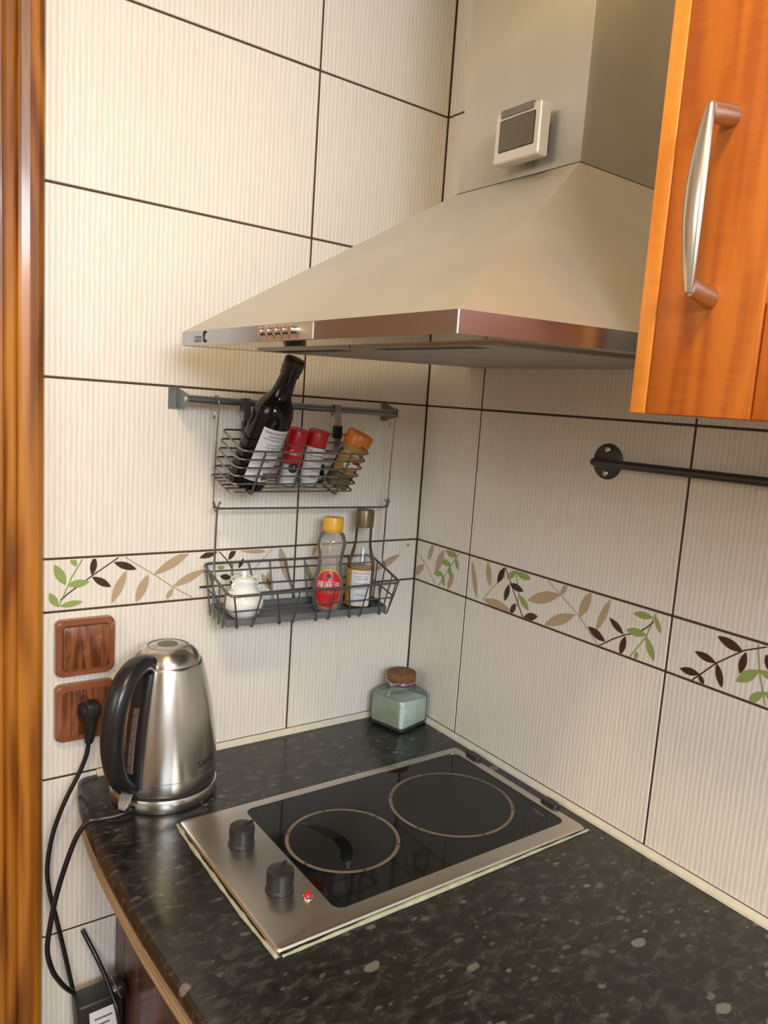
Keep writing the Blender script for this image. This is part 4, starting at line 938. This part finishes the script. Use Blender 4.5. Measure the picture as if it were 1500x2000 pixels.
text_wrap('label_print', LT, BP, fa+0.42, M['ink'], lbl, off=0.0009, sx=0.86)
V, Fc = [], []
for i in range(26):
    w = (0.5+random.random())*0.0004; u = (i/26-0.5)*0.020+0.006
    b = len(V)
    for uu, zz in ((u-w/2, 0.024), (u+w/2, 0.024), (u+w/2, 0.038), (u-w/2, 0.038)): V.append(onsurf(BP, fa+0.42+uu/0.031, zz, 0.0009))
    Fc.append([b, b+1, b+2, b+3])
mk('barcode', V, Fc, M['ink'], lbl, local=True)
# two shakers with red caps
def shaker(base, topv, label, first):
    e = tilted('spice_shaker', base, topv, label, 'shaker', 'red-capped shakers in the upper basket')
    P_ = [(0.0, 0.0), (0.0150, 0.0), (0.0165, 0.002), (0.0165, 0.068), (0.0150, 0.072), (0.0150, 0.076)]
    lathe('jar', P_, M['clear'], e, seg=32, cap=False)
    lathe('contents', [(0.0, 0.003), (0.0150, 0.003), (0.0150, 0.058), (0.0, 0.058)], M['white'], e, seg=28, cap=False)
    lathe('cap', [(0.0160, 0.0690), (0.0172, 0.0700), (0.0172, 0.0920), (0.0160, 0.0945), (0.0, 0.0950)], M['red'], e, seg=32, cap=False)
    a = -PI/2-0.35
    if first:
        l = patch('label', P_, a, 0.0530, 0.0190, 0.0150, M['redl'], e, off=0.0004); patch('badge', P_, a+0.25, 0.0335, 0.0085, 0.0085, M['ink'], e, off=0.0006, ell=True)
        text_wrap('label_print', [('Sari', 0.0120, 0.0580, 0.1), ('1', 0.010, 0.034, 0.25)], P_, a, M['white'], l, off=0.0010)
    else:
        l = patch('label', P_, a+0.1, 0.0400, 0.0200, 0.0280, M['white'], e, off=0.0004)
        text_wrap('label_print', [('SEL MARIN', 0.0050, 0.062, 0), ('Ingredients: sel,', 0.0036, 0.055, 0), ('epices, plantes', 0.0036, 0.050, 0), ('aromatiques 65 g', 0.0036, 0.045, 0), ('A consommer', 0.0036, 0.036, 0), ('de preference', 0.0036, 0.031, 0), ('DB', 0.0080, 0.020, 0.1)], P_, a+0.1, M['ink'], l, off=0.0010)
shaker((-0.3270, -0.0600, 0.4660), (-0.3170, -0.0800, 0.5560), 'clear spice shaker with translucent red cap and red label, left one beside the dark bottle', True)
shaker((-0.2870, -0.0600, 0.4650), (-0.2800, -0.0800, 0.5560), 'spice shaker with deep red cap and white printed label, right one of the pair', False)
# orange-capped spice jar
oj = tilted('spice_jar', (-0.2300, -0.0590, 0.4650), (-0.2020, -0.0900, 0.5600), 'glass spice jar with large orange cap at the right end of the upper basket', 'jar')
JP = [(0.0, 0.0), (0.0190, 0.0), (0.0215, 0.003), (0.0215, 0.060), (0.0200, 0.066), (0.0200, 0.070)]
lathe('glass', JP, M['clear'], oj, seg=36, cap=False)
lathe('contents', [(0.0, 0.003), (0.0200, 0.003), (0.0200, 0.026), (0.0, 0.028)], M['spice'], oj, seg=30, cap=False)
lathe('collar', [(0.0205, 0.0660), (0.0215, 0.0670), (0.0215, 0.0770), (0.0205, 0.0780)], M['olive'], oj, seg=36, cap=False)
lathe('cap', [(0.0215, 0.0770), (0.0230, 0.0790), (0.0235, 0.0960), (0.0220, 0.0990), (0.0205, 0.0985), (0.0, 0.0975)], M['orange'], oj, seg=36, cap=False)
l = patch('label', JP, -PI/2-0.3, 0.0450, 0.0260, 0.0165, M['olive'], oj, off=0.0004); patch('label_white', JP, -PI/2-0.1, 0.0440, 0.0140, 0.0070, M['white'], oj, off=0.0008, ell=True)
patch('label_red', JP, -PI/2+0.25, 0.0530, 0.0090, 0.0040, M['redl'], oj, off=0.0010)
text_wrap('label_print', [('Curry', 0.0080, 0.0430, 0.05)], JP, -PI/2-0.1, M['ink'], l, off=0.0012)
# black printed packet between the shakers and the spice jar
pk = tilted('black_packet', (-0.2570, -0.0400, 0.4650), (-0.2610, -0.0450, 0.5000), 'small black packet with pale print lying between shakers and orange-capped jar', 'packet')
box('pouch', (-0.0130, -0.0050, 0.0), (0.0130, 0.0050, 0.0340), M['black'], pk, local=True, bev=0.003, seg=2)
for a, b, c_, d_ in ((-0.008, 0.020, 0.002, 0.029), (-0.006, 0.008, -0.001, 0.013), (0.002, 0.008, 0.008, 0.014)): box('print', (a, -0.0053, b), (c_, -0.0050, d_), M['filter'], pk, local=True)

def floor_z(x, y):
    t = (x+0.432)/0.31; f = (y+0.018)/(-0.078)
    return lerp(lerp(0.2520, 0.2440, f), lerp(0.2430, 0.2350, f), t)+0.0034
# white porcelain sauce pot
pot = empty('sauce_pot', (-0.3930, -0.0640, floor_z(-0.393, -0.064)), 'small white porcelain lidded pot at the left end of the lower basket', 'pot')
lathe('bowl', [(r*1.1, z) for r, z in [(0.0, 0.0), (0.0150, 0.0), (0.0170, 0.0015), (0.0245, 0.0100), (0.0290, 0.0220), (0.0290, 0.0310), (0.0255, 0.0400), (0.0190, 0.0465), (0.0175, 0.0500), (0.0178, 0.0590), (0.0205, 0.0640), (0.0200, 0.0650), (0.0165, 0.0635)]], M['whitep'], pot, seg=44, cap=False, sharp=60)
lid = lathe('lid', [(0.0165, 0.0630), (0.0160, 0.0655), (0.0090, 0.0675), (0.0040, 0.0680), (0.0035, 0.0700), (0.0055, 0.0735), (0.0040, 0.0765), (0.0, 0.0775)], M['whitep'], pot, seg=36, cap=False, sharp=60)
tube('ear', [(-0.0170, -0.004, 0.0575), (-0.0225, -0.006, 0.0570), (-0.0225, -0.006, 0.0510), (-0.0170, -0.004, 0.0500)], 0.0028, M['whitep'], pot, seg=10, local=True)
lathe('spout', [(0.0045, 0), (0.0030, 0.008), (0.0032, 0.010)], M['whitep'], pot, at=(0.020, 0.010, 0.048), seg=14, M=Matrix.Rotation(math.radians(50), 3, 'Y'))
lathe('speck', [(0.0, 0), (0.0009, 0.0001), (0.0, 0.0004)], M['ink'], pot, at=(-0.006, -0.0172, 0.0530), seg=8, cap=False, M=Matrix.Rotation(math.radians(90), 3, 'X'))
# red-label chilli oil bottle
zf = floor_z(-0.236, -0.066)
ro = tilted('oil_bottle', (-0.2370, -0.0640, zf), (-0.2300, -0.0600, zf+0.17), 'waisted clear plastic bottle with yellow cap and oval red label', 'bottle')
RP = [(0.0, 0.0), (0.0180, 0.0), (0.0215, 0.003), (0.0235, 0.015), (0.0238, 0.035), (0.0220, 0.055), (0.0185, 0.075), (0.0178, 0.085), (0.0195, 0.098), (0.0220, 0.113), (0.0222, 0.120), (0.0195, 0.131), (0.0145, 0.138), (0.0130, 0.141), (0.0130, 0.146)]
RPr = []
RP = [(r*1.14, z*1.02) for r, z in RP]
for k in range(len(RP)-1):
    RPr.append(RP[k])
    if 0.075 <= RP[k][1] < 0.113:
        for j in range(1, 5):
            t = j/5; RPr.append((lerp(RP[k][0], RP[k+1][0], t)+(0.0004 if j % 2 else -0.0003), lerp(RP[k][1], RP[k+1][1], t)))
RPr.append(RP[-1])
lathe('bottle_wall', RPr, M['pet'], ro, seg=44, cap=False, sharp=60)
lathe('residue', [(0.0, 0.001), (0.0180, 0.001), (0.0205, 0.004), (0.0205, 0.010), (0.0, 0.011)], M['spice'], ro, seg=30, cap=False)
lathe('cap', [(0.0165, 0.1425), (0.0176, 0.1430), (0.0176, 0.1620), (0.0168, 0.1645), (0.0150, 0.1648), (0.0, 0.1648)], M['yellow'], ro, seg=44, cap=False)
lathe('cap_ring', [(0.0165, 0.1395), (0.0173, 0.1400), (0.0173, 0.1418), (0.0165, 0.1422)], M['yellow'], ro, seg=40, cap=False)
fa = facing(-0.237, -0.064)
l = patch('label_edge', RP, fa, 0.0430, 0.0258, 0.0345, M['gold'], ro, off=0.0004, ell=True, n=26)
l2 = patch('label', RP, fa, 0.0425, 0.0242, 0.0322, M['redl'], ro, off=0.0008, ell=True, n=26)
text_wrap('label_print', [('\u8fa3\u9ebb\u6cb9', 0.0138, 0.0495, 0.0)], RP, fa, M['white'], l2, off=0.0014)
text_wrap('label_print', [('HOT SESAME OIL', 0.0056, 0.0375, 0.0), ('210 ml', 0.0040, 0.0210, 0.0)], RP, fa, M['orange'], l2, off=0.0014)
V = [onsurf(RP, fa+u/0.022, z, 0.0014) for u, z in ((-0.0045, 0.0655), (0, 0.0700), (0.0045, 0.0655), (0.0030, 0.0655), (0.0030, 0.0615), (-0.0030, 0.0615), (-0.0030, 0.0655))]
mk('house_mark', V, [[0, 6, 3, 2, 1], [6, 5, 4, 3]], M['ink'], l2, local=True)
# clear glass bottle with bronze cap
zf = floor_z(-0.163, -0.060)
gb = tilted('glass_bottle', (-0.1680, -0.0570, zf), (-0.1640, -0.0570, zf+0.17), 'clear glass bottle with bronze screw cap and white back label, half full of amber oil', 'bottle')
GP = [(0.0, 0.0), (0.0220, 0.0), (0.0248, 0.003), (0.0248, 0.072), (0.0240, 0.082), (0.0212, 0.094), (0.0172, 0.108), (0.0152, 0.122), (0.0145, 0.150)]
lathe('glass', GP, M['clear'], gb, seg=44, cap=False, sharp=60)
lathe('oil', [(0.0, 0.006), (0.0215, 0.006), (0.0236, 0.012), (0.0236, 0.074), (0.0, 0.074)], M['amber'], gb, seg=36, cap=False)
lathe('cap', [(0.0152, 0.1460), (0.0166, 0.1465), (0.0166, 0.1740), (0.0156, 0.1770), (0.0, 0.1780)], M['bronze'], gb, seg=40, cap=False)
fa = facing(-0.168, -0.057)
l0 = patch('label_edge', GP, fa-0.25, 0.0390, 0.0260, 0.0330, M['gold'], gb, off=0.0003)
l = patch('label', GP, fa+0.10, 0.0390, 0.0180, 0.0315, M['white'], gb, off=0.0007)
text_wrap('label_print', [('HUILE DE SESAME', 0.0038, 0.0660, 0), ('Ingredients: huile', 0.0034, 0.0600, 0), ('de graines 100%', 0.0034, 0.0555, 0), ('Nutrition 100 ml', 0.0034, 0.0480, 0), ('Energie 3700 kJ', 0.0034, 0.0435, 0), ('Lipides 100 g', 0.0034, 0.0390, 0), ('150 ml e', 0.0050, 0.0270, 0), ('L 2210', 0.0036, 0.0170, 0)], GP, fa+0.12, M['greyink'], l, off=0.0012)

# ---------------------------------------------------------------- square salt jar in the corner
sj = empty('salt_jar', (-0.0560, -0.0560, 0.0002), 'square greenish glass jar with cork lid and pale salt in the corner', 'jar')
RT = Matrix.Rotation(math.radians(15), 4, 'Z')
def sq(r, z, rc): return [(x, y, z) for x, y in rrect(-r, -r, r, r, rc, 5)]
def loft(name, rings, mat, parent, capb=True, capt=False):
    n = len(rings[0]); V = [RT @ Vector(p) for r in rings for p in r]; Fc = []
    for i in range(len(rings)-1):
        for k in range(n): Fc.append([i*n+k, i*n+(k+1) % n, (i+1)*n+(k+1) % n, (i+1)*n+k])
    if capb: Fc.append(list(range(n))[::-1])
    if capt: Fc.append([(len(rings)-1)*n+k for k in range(n)])
    return mk(name, V, Fc, mat, parent, True, local=True, sharp=50)
loft('glass', [sq(0.0370, 0.0, 0.006), sq(0.0400, 0.003, 0.007), sq(0.0405, 0.010, 0.008), sq(0.0405, 0.056, 0.009), sq(0.0390, 0.064, 0.014), sq(0.0330, 0.071, 0.020), sq(0.0265, 0.0745, 0.0260), sq(0.0255, 0.080, 0.0254)], M['jarglass'], sj)
loft('thick_base', [sq(0.0365, 0.0006, 0.006), sq(0.0392, 0.003, 0.007), sq(0.0396, 0.0070, 0.008), sq(0.030, 0.0105, 0.012)], M['thickglass'], sj, True, True)
# salt, heaped unevenly
rs = [sq(0.0300, 0.0108, 0.012), sq(0.0390, 0.0085, 0.008), sq(0.0395, 0.050, 0.008)]
top_ = [(x*0.97, y*0.97, 0.0545+0.0035*math.sin(x*130)+0.003*math.cos(y*170)) for x, y, z in sq(0.0395, 0, 0.008)]
rs += [top_, [(x*0.5, y*0.5, 0.058) for x, y, z in top_]]
loft('salt', rs, M['salt'], sj, True, True)
lathe('neck_ring', [(0.0262, 0.0750), (0.0285, 0.0760), (0.0290, 0.0785), (0.0275, 0.0805), (0.0255, 0.0810)], M['jarglass'], sj, seg=40, cap=False)
lathe('rubber_band', [(0.0256, 0.0800), (0.0285, 0.0805), (0.0290, 0.0825), (0.0280, 0.0845), (0.0256, 0.0850)], M['purple'], sj, seg=40, cap=False)
lathe('metal_band', [(0.0262, 0.0850), (0.0290, 0.0855), (0.0290, 0.0880), (0.0262, 0.0884)], M['alu'], sj, seg=40, cap=False)
lathe('cork_lid', [(0.0255, 0.0850), (0.0275, 0.0900), (0.0285, 0.0960), (0.0280, 0.1010), (0.0262, 0.1035), (0.0, 0.1040)], M['cork'], sj, seg=44, cap=False)
cl = [(-0.0260, -0.0140, 0.0880), (-0.0330, -0.0180, 0.0870), (-0.0400, -0.0200, 0.0760), (-0.0450, -0.0230, 0.0690)]
tube('clasp', cl, 0.0013, M['alu'], sj, seg=6, local=True)
box('clasp_plate', (-0.0350, -0.0200, 0.0845), (-0.0240, -0.0100, 0.0905), M['alu'], sj, local=True, bev=0.001)
tube('hinge_loop', [(0.0270, 0.0040, 0.0840), (0.0340, 0.0040, 0.0840), (0.0345, 0.0040, 0.0920), (0.0275, 0.0040, 0.0930)], 0.0016, M['alu'], sj, seg=6, local=True)
